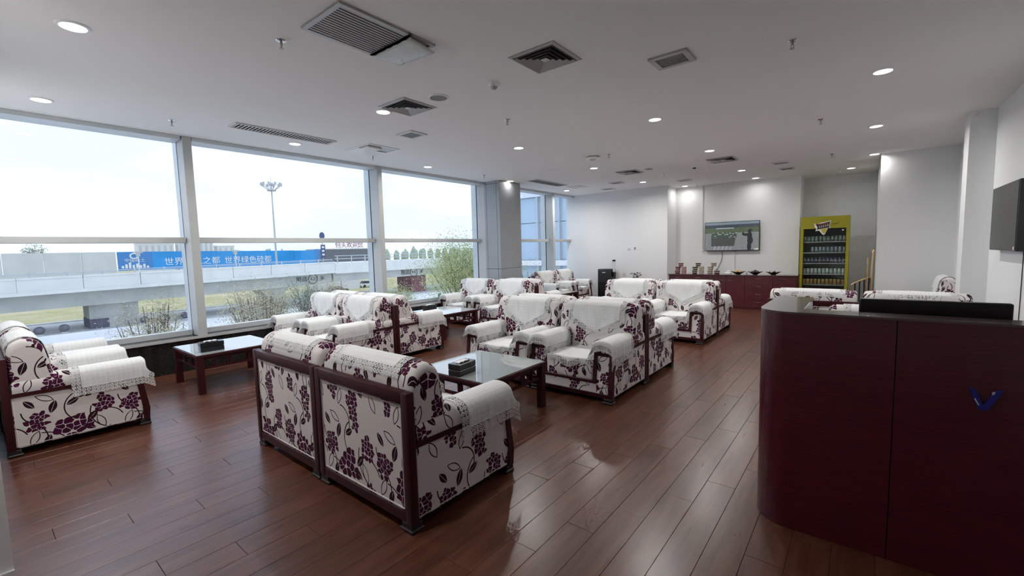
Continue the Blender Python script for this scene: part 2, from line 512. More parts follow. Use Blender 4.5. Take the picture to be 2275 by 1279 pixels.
# windows
XG = -7.25
bays = [(.03, 1.90, None), (2.02, 4.84, 1.90), (4.96, 7.74, 4.84), (7.86, 10.64, 7.74), (10.76, 11.86, 10.64)]
wl_lab = ['leftmost window bay behind the left-edge armchairs', 'window bay framing the tall floodlight mast', 'window bay before the grey pillar showing the leafy tree', 'window bay just beyond the grey pillar', 'narrow last window bay beside the far wall']
for k, (a, b_, mu) in enumerate(bays):
    wd = thing('window_%d' % (k + 1), wl_lab[k], 'window', (XG, a, 0), kind='structure')
    L = b_ - a
    boxo('pane', (-.005, .005, .004, L - .004, 1.775, 3.045), GLASS, wd)
    boxo('pane', (-.005, .005, .004, L - .004, .515, 1.71), GLASS, wd)
    boxo('transom', (-.03, .12, 0, L, 1.705, 1.78), ALUW, wd, bev=.004)
    boxo('bottom_rail', (-.04, .05, 0, L, .445, .52), ALU, wd, bev=.004)
    boxo('top_rail', (-.04, .25, 0, L, 3.04, 3.09), ALU, wd, bev=.003)
    if mu is not None:
        y0 = mu - a
        m_ = boxo('mullion', (.012, .26, y0 + .012, y0 + .115, .445, 3.09), ALUW, wd, bev=.008, seg=2)
        boxo('gasket', (-.014, .012, y0 + .018, y0 + .109, .445, 3.09), GASKET, m_)
        boxo('outer_cap', (-.17, -.014, y0 + .012, y0 + .115, .445, 3.3), ALU, m_)
# pillar clad in grey panels
pil = struct('trim_1', [(-6.985, -6.55, 7.77, 8.52, 0, ZC)], DARKV, 'grey metal clad pillar standing at the window front')
pil['category'] = 'pillar'
def panels(parent, axis, fixed, aa, zz, th, mat=PANELG):
    for (a0, a1) in aa:
        for (z0, z1) in zz:
            g_ = .0035
            if axis == 'y': e = (a0 + g_, a1 - g_, fixed - th, fixed, z0 + g_, z1 - g_)
            else: e = (fixed, fixed + th, a0 + g_, a1 - g_, z0 + g_, z1 - g_)
            boxo('panel', e, mat, parent, bev=.002)
panels(pil, 'y', 7.77, [(-7.0, -6.93), (-6.93, -6.62), (-6.62, -6.53)], [(0, 1.07), (1.07, 3.03), (3.03, 3.09)], .02)
panels(pil, 'x', -6.55, [(7.75, 8.54)], [(0, 1.07), (1.07, 3.085)], .02)

# ================================================================ CEILING FIXTURES
def downlight(x, y, where):
    t = thing('downlight', 'round recessed ceiling downlight ' + where, 'downlight', (x, y, ZC), group='ceiling downlights')
    if downlight.p is None:
        b = NB(); lathe(b, [(.070, -.001), (.072, -.010), (.088, -.008), (.094, 0.0)], seg=28)
        # open ring
        for f in [f for f in b.faces if len(f.verts) > 8]: b.faces.remove(f)
        tr = obj('trim_ring', b, WHITE, t, smooth=True)
        b = NB(); lathe(b, [(.072, -.004), (.0, -.006)], seg=28)
        df = obj('diffuser', b, LAMP, t)
        downlight.p = (tr.data, df.data)
    else:
        for nm, me in zip(('trim_ring', 'diffuser'), downlight.p):
            o = bpy.data.objects.new(nm, me); COL.objects.link(o); o.parent = t
    ld = bpy.data.lights.new('downlight_beam', 'AREA'); ld.shape = 'DISK'; ld.size = .13; ld.energy = LAMP_W * (.15 if y > 12 else (.22 if (x > 0 and y > 10) else (.07 if abs(y - 8.07) < .01 and x < -6 else 1.0))); ld.color = (1, .975, .94); ld.spread = math.radians(165)
    lo = bpy.data.objects.new('downlight_beam', ld); COL.objects.link(lo); lo.parent = t; lo.location = (0, 0, -.014)
    return t
downlight.p = None
for x, y, wh in ((-4.25, .6, 'nearest the camera at top left'), (-6.37, .61, 'over the left-edge armchairs by the window'), (-4.29, 3.1, 'touching the square diffuser left of the round speaker'),
                 (-6.40, 3.1, 'below the long slot grille near the window'), (-6.43, 5.58, 'by the window between slot grille and pillar'), (-4.28, 5.58, 'right of the open ceiling hatch'),
                 (-2.11, 5.58, 'alone in the middle of the ceiling'), (.08, 5.56, 'highest of the row along the right wall'), (-6.46, 8.07, 'directly above the grey pillar'),
                 (-4.28, 8.04, 'left of the far round speaker'), (-2.10, 8.05, 'beside the far square diffuser'), (.07, 8.10, 'second of the row along the right wall'),
                 (-6.46, 10.55, 'above the far window corner'), (-4.33, 10.66, 'before the far white wall'), (-2.13, 10.69, 'between the far diffuser and the wall television'),
                 (.087, 10.66, 'at the corner of the right wall block'), (-3.82, 12.28, 'in the recess left of the television'), (-2.12, 12.19, 'washing the wall above the television'), (-.285, 12.26, 'above the yellow fridge alcove'),
                 (-2.11, .6, 'added out of view to light the foreground armchairs')):  # last one is an unseen lamp added to brighten the nearest chairs
    downlight(x, y, wh)
def frame_ring(b, x0, x1, y0, y1, wd, z0, z1):
    for e in ((x0, x1, y0, y0 + wd), (x0, x1, y1 - wd, y1), (x0, x0 + wd, y0 + wd, y1 - wd), (x1 - wd, x1, y0 + wd, y1 - wd)):
        bx(b, *e, z0, z1, bev=.002)
def grille(name, label, x0, x1, y0, y1, along, n, wd=.03, mat=GRILLEW, smat=None, gap=None, tilt=.12, group=None):
    t = thing(name, label, 'vent', ((x0 + x1) / 2, (y0 + y1) / 2, ZC), group=group)
    hx, hy = (x1 - x0) / 2, (y1 - y0) / 2
    b = NB(); frame_ring(b, -hx, hx, -hy, hy, wd, -.016, 0); obj('frame', b, mat, t)
    boxo('shade_backing', (-hx + wd * .9, hx - wd * .9, -hy + wd * .9, hy - wd * .9, -.003, 0), DARKV, t)  # dark sheet in place of the shade inside the duct
    ix, iy = hx - wd, hy - wd
    me = None
    for k in range(n):
        f = (k + .5) / n
        if along == 'y': loc = (-ix + 2 * ix * f, gap if gap else 0, -.010); L = iy * (1 if not gap else 1); sz = 2 * ix / n * .25
        else: loc = (0, -iy + 2 * iy * f, -.010); L = ix; sz = 2 * iy / n * .25
        if me is None:
            q = NB(); c_, s_ = math.cos(tilt), math.sin(tilt)
            bx(q, -sz, sz, -L, L, -.001, .001)
            for v_ in q.verts: v_.co = (v_.co.x * c_ - v_.co.z * s_, v_.co.y, (v_.co.x * s_ + v_.co.z * c_))
            if along == 'x':
                for v_ in q.verts: v_.co = (v_.co.y, v_.co.x, v_.co.z)
            o = obj('slat', q, smat or mat, t); me = o.data
        else:
            o = bpy.data.objects.new('slat', me); COL.objects.link(o); o.parent = t
        o.location = loc
    return t
bg = grille('return_grille', 'large aluminium return air grille with a broken white filter panel', -3.13, -2.63, 1.61, 2.19, 'y', 14, .035, GRILLEA, GRILLEA)
b = NB(); frame_ring(b, -.25, .25, .255, .51, .03, -.016, 0); obj('extension_frame', b, GRILLEA, bg)
# loose crumpled filter panel hanging in the open end
P, UV = [], []
for i in range(13):
    r_, q_ = [], []
    for j in range(9):
        x, y = -.235 + .47 * i / 12, .275 + .24 * j / 8
        z = -.02 - .030 * (j / 8.0) * (i / 12.0) - .012 * abs(math.sin(i * 1.3 + j * .7)) * (1 if 0 < i < 12 else .3)
        r_.append((x, y, z)); q_.append((x, y))
    P.append(r_); UV.append(q_)
FILT = simple('filter_sheet', (.60, .63, .61), .25)
fp = grid_obj('filter_panel', P, UV, FILT, bg)
md = fp.modifiers.new('thick', 'SOLIDIFY'); md.thickness = .004
grille('slot_grille', 'long narrow slot grille beside the window above the left armchairs', -6.10, -5.85, 2.15, 3.43, 'x', 30, .022, GRILLEW, GRILLEW)
grille('slot_grille', 'long narrow slot grille near the grey pillar', -6.17, -5.86, 8.30, 9.62, 'x', 24, .022, GRILLEW, GRILLEW)
grille('ceiling_vent', 'small rectangular ceiling vent right of the large square diffuser', -1.50, -1.18, 3.79, 4.07, 'x', 9, .045, GRILLEA, GRILLEA)
grille('ceiling_vent', 'small square ceiling vent behind the open hatch', -4.98, -4.67, 3.79, 4.07, 'x', 9, .04, GRILLEW, GRILLEA)
grille('ceiling_vent', 'upper of two small vents above the fridge', -1.50, -1.20, 10.17, 10.44, 'x', 6, .04)
grille('ceiling_vent', 'lower of two small vents above the fridge', -1.49, -1.21, 11.04, 11.35, 'x', 6, .04)
grille('ceiling_vent', 'small vent above the recess corner left of the television', -3.65, -3.34, 11.06, 11.30, 'x', 6, .04)
grille('ceiling_vent', 'upper of two small vents before the far white wall', -5.0, -4.68, 10.1, 10.39, 'x', 6, .04)
grille('ceiling_vent', 'lower of two small vents before the far white wall', -5.68, -5.35, 11.04, 11.28, 'x', 6, .04)
def diffuser(label, x0, x1, y0, y1):
    t = thing('square_diffuser', label, 'vent', ((x0 + x1) / 2, (y0 + y1) / 2, ZC), group='square ceiling diffusers')
    h = (x1 - x0 + y1 - y0) / 4
    boxo('shade_backing', (-h * .93, h * .93, -h * .93, h * .93, -.003, 0), DARKV, t)  # dark sheet paints the shaded hollow behind the vanes
    def ring(nm, ao, ai, zo, zi, mat):
        b = NB()
        A = [b.verts.new((sx * ao, sy * ao, zo)) for sx, sy in ((-1, -1), (1, -1), (1, 1), (-1, 1))]
        B = [b.verts.new((sx * ai, sy * ai, zi)) for sx, sy in ((-1, -1), (1, -1), (1, 1), (-1, 1))]
        A2 = [b.verts.new((v.co.x, v.co.y, v.co.z + .003)) for v in A]; B2 = [b.verts.new((v.co.x, v.co.y, v.co.z + .003)) for v in B]
        for k in range(4):
            k2 = (k + 1) % 4
            b.faces.new((A[k], A[k2], B[k2], B[k])); b.faces.new((A2[k], B2[k], B2[k2], A2[k2]))
            b.faces.new((A[k], A2[k], A2[k2], A[k2])); b.faces.new((B[k], B[k2], B2[k2], B2[k]))
        obj(nm, b, mat, t)
    ring('frame', h, h * .88, -.006, -.014, GRILLEA)
    for k in range(4):
        a = h * (.86 - .185 * k)
        ring('vane', a, a - h * .085, -.020, -.004, GRILLEA)
    ring('hub_plate', h * .13, .001, -.016, -.018, GRILLEW)
diffuser('large square diffuser near the top centre of the ceiling', -2.35, -1.93, 2.95, 3.42)
diffuser('square diffuser left of the round ceiling speaker', -4.19, -3.74, 2.96, 3.41)
diffuser('square diffuser beside the far round speaker', -4.19, -3.74, 8.80, 9.28)
diffuser('square diffuser above the far middle armchairs', -2.39, -1.90, 8.83, 9.32)
# open access hatch
ht = thing('ceiling_hatch', 'open access hatch in the ceiling with its panel tilted down', 'hatch', (-5.95, 4.075, ZC))
b = NB(); frame_ring(b, -.31, .31, -.275, .275, .025, -.012, 0); obj('frame', b, WHITE, ht)
boxo('opening', (-.285, .285, -.25, .25, -.004, 0), GRILLEA, ht)
boxo('duct_box', (.03, .20, -.22, .02, -.03, -.004), WHITE, ht, bev=.004)
boxo('tilted_panel', (-.28, .0, -.245, .245, -.016, -.006), WHITE, ht, bev=.002)
ph = thing('ceiling_hatch', 'closed square access panel near the far window corner', 'hatch', (-5.88, 10.13, ZC))
b = NB(); frame_ring(b, -.2, .2, -.22, .22, .022, -.012, 0); obj('frame', b, WHITE, ph)
boxo('cover_plate', (-.178, .178, -.198, .198, -.006, 0), GRILLEW, ph)
SPKM = simple('speaker_mesh', (.22, .22, .22), .6)
def speaker(x, y, r, lab):
    t = thing('ceiling_speaker', lab, 'speaker', (x, y, ZC))
    b = NB(); lathe(b, [(r * .84, -.004), (r * .86, -.012), (r, -.008), (r * 1.02, 0)], seg=28)
    for f in [f for f in b.faces if len(f.verts) > 8]: b.faces.remove(f)
    obj('rim', b, WHITE, t, smooth=True)
    b = NB(); lathe(b, [(r * .85, -.005), (0, -.007)], seg=28); obj('mesh_cover', b, SPKM, t)
speaker(-3.49, 3.21, .105, 'round grey ceiling speaker beside the square diffuser')
speaker(-3.51, 8.97, .10, 'far round ceiling speaker beside a diffuser')
def sprinkler(x, y, lab):
    t = thing('fire_sprinkler', 'pendent fire sprinkler ' + lab, 'sprinkler', (x, y, ZC), group='ceiling fire sprinklers')
    if sprinkler.p is None:
        ps = []
        b = NB(); lathe(b, [(0, -.012), (.018, -.012), (.038, -.002), (.038, 0)], seg=16); ps.append(obj('escutcheon', b, CHROME, t, smooth=True))
        b = NB(); tube(b, [(0, 0, -.01), (0, 0, -.032)], .010, 8); tube(b, [(-.009, 0, -.03), (-.011, 0, -.045), (-.003, 0, -.058)], .003, 6); tube(b, [(.009, 0, -.03), (.011, 0, -.045), (.003, 0, -.058)], .003, 6)
        ps.append(obj('body', b, GRILLEA, t))
        b = NB(); lathe(b, [(0, -.063), (.017, -.063), (.019, -.060), (0, -.058)], seg=12); ps.append(obj('deflector', b, GRILLEA, t))
        sprinkler.p = [(p.name.split('.')[0], p.data) for p in ps]
    else:
        for nm, me in sprinkler.p:
            o = bpy.data.objects.new(nm, me); COL.objects.link(o); o.parent = t
sprinkler.p = None
for x, y, lb in ((-3.43, 1.61, 'left of the large return grille'), (-6.30, 1.64, 'above the leftmost window mullion'), (-6.36, 4.35, 'in front of the open hatch'), (-6.34, 7.04, 'just before the grey pillar'),
                 (-3.47, 4.31, 'near the middle of the ceiling'), (-3.48, 7.08, 'behind the flat round detector'), (-3.54, 9.9, 'beyond the far round speaker'), (-.50, 4.24, 'at the top right of the ceiling'),
                 (-.50, 7.13, 'in the right half of the ceiling'), (-.52, 10.04, 'before the fridge alcove'), (-3.51, 12.26, 'inside the recess by the television'), (-.485, 12.36, 'high in the fridge alcove')):
    sprinkler(x, y, lb)
def dome(x, y, lab, cat, name, s=1.0):
    t = thing(name, lab, cat, (x, y, ZC))
    b = NB(); lathe(b, [(.040 * s, -.035 * s), (.050 * s, -.025 * s), (.055 * s, 0)], seg=20); obj('base', b, WHITE, t, smooth=True)
    b = NB(); lathe(b, [(0, -.062 * s), (.022 * s, -.058 * s), (.034 * s, -.045 * s), (.036 * s, -.033 * s)], seg=20); obj('chamber', b, BLACKP if cat == 'camera' else GRILLEA, t, smooth=True)
dome(-2.82, 3.31, 'small white smoke detector under the big square diffuser', 'detector', 'smoke_detector', .95)
dome(-2.73, 9.36, 'small dome camera on the ceiling before the television', 'camera', 'dome_camera', 1.0)
t = thing('flat_detector', 'flat round white device on the ceiling beside a sprinkler', 'detector', (-3.78, 7.06, ZC))
b = NB(); lathe(b, [(0, -.05), (.10, -.045), (.13, -.03), (.13, -.018), (.10, 0)], seg=24); obj('housing', b, WHITE, t, smooth=True)
b = NB(); lathe(b, [(.05, -.056), (.06, -.046)], seg=24); obj('vent_ring', b, GRILLEA, t)

# ================================================================ ARMCHAIRS
def catmull(pts, n=5):
    out = []
    for i in range(len(pts) - 1):
        p0 = Vector(pts[max(i - 1, 0)]); p1 = Vector(pts[i]); p2 = Vector(pts[i + 1]); p3 = Vector(pts[min(i + 2, len(pts) - 1)])
        for k in range(n):
            t = k / n
            out.append(.5 * ((2 * p1) + (-p0 + p2) * t + (2 * p0 - 5 * p1 + 4 * p2 - p3) * t * t + (-p0 + 3 * p1 - 3 * p2 + p3) * t ** 3))
    out.append(Vector(pts[-1]))
    return out
BACKP = [(.10, .40), (.145, .62), (.175, .80), (.205, .868), (.275, .900), (.350, .868), (.383, .80), (.384, .62), (.384, .42)]
BPROF = catmull(BACKP, 5)          # front bottom -> top -> rear bottom
def path_fn(prof, off):
    """arc length parametrised, offset outwards (to the left of travel)"""
    pts = []
    for i, p in enumerate(prof):
        d = (prof[min(i + 1, len(prof) - 1)] - prof[max(i - 1, 0)]).normalized()
        pts.append(p + Vector((-d.y, d.x)) * off)
    cum = [0.0]
    for a, b_ in zip(pts, pts[1:]): cum.append(cum[-1] + (b_ - a).length)
    def f(s):
        s = min(max(s, 0), cum[-1])
        for i in range(len(cum) - 1):
            if s <= cum[i + 1]:
                t = (s - cum[i]) / max(1e-9, cum[i + 1] - cum[i]); return pts[i].lerp(pts[i + 1], t)
        return pts[-1]
    return f, cum[-1], cum
def make_chair():
    t = bpy.data.objects.new('armchair', None); COL.objects.link(t); t.empty_display_size = .1
    # back frame
    b = NB()
    for s in (-1, 1): bx(b, s * .48, s * .425, .385, .435, .05, .77, bev=.005, seg=2)
    bx(b, -.425, .425, .385, .435, .705, .77, bev=.005, seg=2); bx(b, -.425, .425, .388, .432, .05, .11, bev=.004)
    obj('back_frame', b, WOOD, t, smooth=True)
    b = NB(); bx(b, -.426, .426, .395, .424, .109, .706); bp = obj('back_panel', b, FLORAL, t, uv=True)
    b = NB(); tube(b, [(-.412, .424, .122), (.412, .424, .122), (.412, .424, .693), (-.412, .424, .693), (-.412, .424, .122)], .0055, 6, cap=False); obj('piping', b, PIPING, bp, smooth='all')
    for s in (-1, 1):
        b = NB(); prism(b, [(-.395, .062), (.388, .062), (.388, .462), (-.365, .452), (-.375, .30)], s * .448, s * .470, 'x'); sp = obj('side_panel', b, FLORAL, t, uv=True)
        b = NB(); tube(b, [(s * .0 + s * .470, -.365, .072), (s * .470, .378, .072), (s * .470, .378, .455)], .004, 6); obj('piping', b, PIPING, sp, smooth='all')
        b = NB(); prism(b, [(-.37, .452), (.388, .462), (.388, .492), (-.37, .480)], s * .438, s * .480, 'x'); obj('side_rail', b, WOOD, t)
        b = NB(); prism(b, [(-.392, .48), (-.350, .48), (-.385, .17), (-.385, .05), (-.428, .05), (-.437, .15)], s * .437, s * .480, 'x')
        prism(b, [(-.392, .48), (-.350, .48), (-.382, .19), (-.430, .19)], s * .272, s * .308, 'x')
        bx(b, s * .308, s * .437, -.390, -.352, .452, .480, bev=.003); obj('arm_front_frame', b, WOOD, t)
        b = NB(); prism(b, [(-.380, .453), (-.33, .453), (-.36, .09), (-.424, .09), (-.421, .17)], s * .307, s * .438, 'x'); obj('arm_front_panel', b, FLORAL, t, uv=True)
        # arm pad swept along y
        cs = catmull([(.456, .20), (.458, .40), (.470, .47), (.476, .53), (.462, .573), (.428, .597), (.375, .604), (.322, .597), (.288, .573), (.275, .53), (.274, .40), (.274, .20)], 3)
        ys = [(-.372, .86), (-.366, .95), (-.35, 1.0), (-.2, 1.0), (.0, 1.0), (.2, 1.0), (.375, 1.0)]
        P, UV = [], []
        for (yy, k) in ys:
            r_, q_ = [], []; sacc = 0
            for n_, c_ in enumerate(cs):
                if n_: sacc += (cs[n_] - cs[n_ - 1]).length
                xx = .375 + (c_.x - .375) * (k if c_.y > .45 else 1); zz = .45 + (c_.y - .45) * (k if c_.y > .45 else 1)
                r_.append((s * xx, yy, zz)); q_.append((yy, sacc))
            P.append(r_); UV.append(q_)
        a = grid_obj('arm', P, UV, FLORAL, t, flip=(s > 0))
        bmx = bmesh.new(); bmx.from_mesh(a.data)
        vv = [v for v in bmx.verts if abs(v.co.y - -.372) < 1e-5]
        vv.sort(key=lambda v: math.atan2(v.co.z - .4, v.co.x - s * .375)); 
        uvl = bmx.loops.layers.uv['UVMap']
        f = bmx.faces.new(vv)
        for l in f.loops: l[uvl].uv = (l.vert.co.x, l.vert.co.z)
        bmesh.ops.recalc_face_normals(bmx, faces=bmx.faces[:]); bmx.to_mesh(a.data); bmx.free()
    boxo('base_rail', (-.48, .48, -.428, -.39, .05, .092), WOOD, t, bev=.003)
    boxo('seat_rail', (-.308, .308, -.432, -.395, .186, .213), WOOD, t, bev=.003)
    boxo('front_panel', (-.437, .437, -.420, -.385, .09, .188), FLORAL, t, uv=True)
    boxo('base', (-.447, .447, -.384, .384, .055, .20), FOOT, t)
    boxo('seat_cushion', (-.271, .271, -.428, .30, .200, .410), FLORAL, t, bev=.028, seg=3, uv=True)
    # back cushion
    fn, tot, cum = path_fn(BPROF, 0.0)
    cen = Vector((.265, .64))
    P, UV = [], []
    for (xx, k) in ((-.458, .80), (-.456, .88), (-.448, .945), (-.432, .985), (-.405, 1.0), (-.2, 1.01), (0, 1.012), (.2, 1.01), (.405, 1.0), (.432, .985), (.448, .945), (.456, .88), (.458, .80)):
        r_, q_ = [], []
        for n_, p in enumerate(BPROF):
            d = (p - cen); kk = k if p.y > .5 else 1 + (k - 1) * .5
            q = cen + d * kk
            if k > 1: q = Vector((min(q.x, .3845), q.y))
            r_.append((xx, q.x, q.y)); q_.append((xx, cum[n_]))
        P.append(r_); UV.append(q_)
    bc = grid_obj('back_cushion', P, UV, FLORAL, t)
    bmx = bmesh.new(); bmx.from_mesh(bc.data); uvl = bmx.loops.layers.uv['UVMap']
    for xe in (-.458, .458):
        vv = sorted([v for v in bmx.verts if abs(v.co.x - xe) < 1e-5], key=lambda v: v.index)
        f = bmx.faces.new(vv)
        for l in f.loops: l[uvl].uv = (l.vert.co.y, l.vert.co.z)
    bmesh.ops.recalc_face_normals(bmx, faces=bmx.faces[:]); bmx.to_mesh(bc.data); bmx.free()
    for sx in (-1, 1):
        for sy in (-1, 1):
            b = NB()
            bx(b, sx * .475, sx * .385, sy * .432, sy * .36, .018, .052, bev=.004); bx(b, sx * .48, sx * .37, sy * .437, sy * .35, 0.0, .020, bev=.006)
            obj('foot', b, FOOT, t)
    return t
def edge_fix(E): return E
def make_back_cover():
    fn, tot, cum = path_fn(BPROF, .0075)
    # apex arc position
    ap = max(range(len(BPROF)), key=lambda i: BPROF[i].y); sa = cum[ap] * tot / cum[-1]
    W = .348; nI, nJ = 40, 44
    P, UV, E = [], [], []
    for i in range(nI + 1):
        x = -W + 2 * W * i / nI
        F = .275 + .185 * (1 - abs(x) / W) ** 1.0
        R = .155
        r_, q_, e_ = [], [], []
        for j in range(nJ + 1):
            s = -R + (F + R) * j / nJ           # s>0 : front
            p = fn(sa - s)
            wv = .0032 * (math.sin(x * 23 + s * 9) + .6 * math.sin(x * 51 - s * 17)) * min(1, max(0, s * 6))
            r_.append((x, p.x - wv - (.004 if s > .05 else 0), p.y + (.003 if -.1 < s < .1 else 0))); q_.append((x + W, s + .5))
            e_.append(min(x + W, W - x, s + R, (F - s) * .88))
        P.append(r_); UV.append(q_); E.append(e_)
    return grid_obj('backrest_cover', P, UV, LACE, None, E)
def make_arm_cover(s):
    cs = catmull([(.494, .385), (.490, .46), (.487, .53), (.472, .578), (.433, .604), (.375, .612), (.317, .604), (.277, .578), (.264, .53), (.262, .47), (.260, .42)], 4)
    cum = [0.0]
    for a, b_ in zip(cs, cs[1:]): cum.append(cum[-1] + (b_ - a).length)
    y0 = .055; L1 = .468; L2 = .115; nJ = 44
    P, UV, E = [], [], []
    for i, c_ in enumerate(cs):
        r_, q_, e_ = [], [], []
        wtop = min(1, max(0, (c_.y - .50) / .085)); wtop = wtop * wtop * (3 - 2 * wtop)
        out = 1 if c_.x > .375 else -1
        for j in range(nJ + 1):
            tt = (L1 + L2) * j / nJ
            e = max(0, tt - L1)
            yy = y0 - min(tt, L1); zz = c_.y; xx = c_.x
            if e > 0:
                yy -= lerp(e * .62, min(e, .022), wtop); zz -= lerp(e * .42, max(0, e - .012), wtop)
                xx += out * (1 - wtop) * e * .10
                yy -= .004 * math.sin(cum[i] * 60) * (e / L2)
            wv = .0025 * (1 - wtop) * (math.sin(tt * 38 + 1.3 * out) + .5 * math.sin(tt * 71))
            r_.append((s * (xx + out * (abs(wv))), yy, zz)); q_.append((tt, cum[i]))
            e_.append(min(cum[i], cum[-1] - cum[i], tt, L1 + L2 - tt))
        P.append(r_); UV.append(q_); E.append(e_)
    return grid_obj('arm_cover', P, UV, LACE, None, E, flip=(s < 0))
def make_seat_cover():
    W = .255; nI, nJ = 36, 40; P, UV, E = [], [], []
    Y0 = .13; L1 = Y0 + .425
    for i in range(nI + 1):
        x = -W + 2 * W * i / nI
        H = .085 + .030 * math.cos(x / W * PI * 1.5)
        r_, q_, e_ = [], [], []
        for j in range(nJ + 1):
            tt = (L1 + H) * j / nJ
            if tt < L1: p = (x, Y0 - tt, .4155 + .002 * math.sin(x * 31 + tt * 9))
            else:
                e = tt - L1; a = min(e / .03, 1) * PI / 2
                p = (x, Y0 - L1 - .012 * math.sin(a) - .003 * math.sin(x * 60) * (e / H), .4155 - (.012 * (1 - math.cos(a))) - max(0, e - .019))
            r_.append(p); q_.append((x + W, tt)); e_.append(min(x + W, W - x, tt + .2, L1 + H - tt))
        P.append(r_); UV.append(q_); E.append(e_)
    return grid_obj('seat_cover', P, UV, LACE, None, E)
ch0 = make_chair()
for o_ in ch0.children:
    if o_.name.startswith('seat_cushion'): o_.data.polygons.foreach_set('use_smooth', [True] * len(o_.data.polygons))
cov0 = {'back': make_back_cover(), 'r': make_arm_cover(1), 'l': make_arm_cover(-1), 'seat': make_seat_cover()}
CH = []  # x, y, rot, short, side names (local +x arm, local -x arm)
NS = ('window-side', 'aisle-side')
# facing +Y : rot pi  -> local +x is world -x (window side)
def addc(x, y, face, short):
    rot = {'+Y': PI, '-Y': 0.0, '+X': PI / 2, '-X': -PI / 2}[face]
    sd = {'+Y': ('window-side', 'aisle-side'), '-Y': ('aisle-side', 'window-side'), '+X': ('far', 'near'), '-X': ('near', 'far')}[face]
    CH.append((x, y, rot, short, sd))
addc(-2.300, 1.805, '+Y', 'the foreground armchair nearest the camera')
addc(-3.272, 1.805, '+Y', 'the foreground armchair on the window side')
addc(-2.300, 4.170, '-Y', 'the middle front-facing armchair nearer the desk')
addc(-3.272, 4.170, '-Y', 'the middle front-facing armchair nearer the window')
addc(-2.300, 5.045, '+Y', 'the middle rear-facing armchair nearer the desk')
addc(-3.272, 5.045, '+Y', 'the middle rear-facing armchair nearer the window')
addc(-2.330, 7.285, '-Y', 'the far front-facing armchair nearer the cabinet')
addc(-3.302, 7.285, '-Y', 'the far front-facing armchair nearer the dispenser')
addc(-2.330, 8.160, '+Y', 'the far rear-facing armchair nearer the cabinet')
addc(-3.302, 8.160, '+Y', 'the far rear-facing armchair nearer the dispenser')
addc(-5.540, .525, '+Y', 'the left-edge armchair nearer the aisle')
addc(-6.505, .525, '+Y', 'the left-edge armchair against the window')
addc(-5.540, 3.265, '-Y', 'the left-row front-facing armchair nearer the aisle')
addc(-6.505, 3.265, '-Y', 'the left-row front-facing armchair against the window')
addc(-5.540, 4.140, '+Y', 'the left-row rear-facing armchair nearer the aisle')
addc(-6.505, 4.140, '+Y', 'the left-row rear-facing armchair against the window')
addc(-5.540, 6.665, '-Y', 'the armchair before the pillar nearer the aisle')
addc(-6.505, 6.665, '-Y', 'the armchair before the pillar against the window')
addc(-5.540, 7.540, '+Y', 'the rear-facing armchair beside the grey pillar')
addc(-6.545, 9.860, '+X', 'the corner armchair half hidden by the pillar')
addc(-6.545, 10.835, '+X', 'the corner armchair beside the far wall')
addc(-.505, 7.060, '+Y', 'the armchair in front of the yellow fridge')
addc(.470, 7.060, '+Y', 'the armchair in line with the black monitor')
addc(.210, 4.930, '-Y', 'the armchair just behind the reception counter')
addc(.775, 9.920, '-X', 'the armchair half hidden behind the right column')
for k, (x, y, rot, short, sd) in enumerate(CH):
    c = ch0 if k == 0 else copy_tree(ch0)
    c.location = (x, y, 0); c.rotation_euler = (0, 0, rot)
    tag(c, 'floral ' + short[4:], 'armchair', 'purple floral armchairs')
    for key, lab in (('back', 'white lace cover over the backrest of ' + short), ('seat', 'white lace cover on the seat of ' + short),
                     ('r', 'white lace cover on the %s arm of ' % sd[0] + short), ('l', 'white lace cover on the %s arm of ' % sd[1] + short)):
        o = cov0[key] if k == 0 else cov0[key].copy()
        if k: COL.objects.link(o)
        o.location = (x, y, 0); o.rotation_euler = (0, 0, rot)
        tag(o, lab, 'lace cover', 'white lace furniture covers')

# ================================================================ COFFEE TABLES
def make_table():
    t = bpy.data.objects.new('coffee_table', None); COL.objects.link(t)
    h = .435
    for sx in (-1, 1):
        for sy in (-1, 1):
            b = NB(); bx(b, sx * (h - .005), sx * (h - .07), sy * (h - .005), sy * (h - .07), 0, .415, bev=.004); obj('leg', b, WOOD, t)
    b = NB(); frame_ring(b, -h, h, -h, h, .075, .405, .432); bx(b, -h + .07, h - .07, -h + .07, h - .07, .405, .418); obj('top_frame', b, WOOD, t)
    b = NB(); bx(b, -h + .012, h - .012, -h + .012, h - .012, .432, .440, bev=.002); obj('glass_top', b, TABLEGL, t)
    for k in range(4):
        r = Matrix.Rotation(k * PI / 2, 4, 'Z')
        b = NB(); bx(b, -h + .07, h - .07, h - .05, h - .028, .375, .405, rot=r); obj('apron', b, WOOD, t)
        b = NB(); bx(b, -h + .07, h - .07, h - .05, h - .028, .270, .292, rot=r); obj('lower_rail', b, WOOD, t)
        for xx in (-.25, -.13, -.10, .10, .13, .25):
            b = NB(); bx(b, xx - .010, xx + .010, h - .048, h - .030, .292, .375, rot=r); obj('slat', b, WOOD, t)
    return t
tb0 = make_table()
for k, (x, y, lb) in enumerate(((-2.765, 2.955, 'dark wood coffee table with glass top in the foreground middle'), (-6.06, 1.93, 'dark wood coffee table with glass top by the left window'),
                                (-5.935, 5.40, 'dark wood coffee table with glass top before the pillar armchairs'), (-5.935, 9.05, 'dark wood coffee table with glass top near the far corner'))):
    c = tb0 if k == 0 else copy_tree(tb0)
    c.location = (x, y, 0); tag(c, lb, 'coffee table', 'dark wood coffee tables')
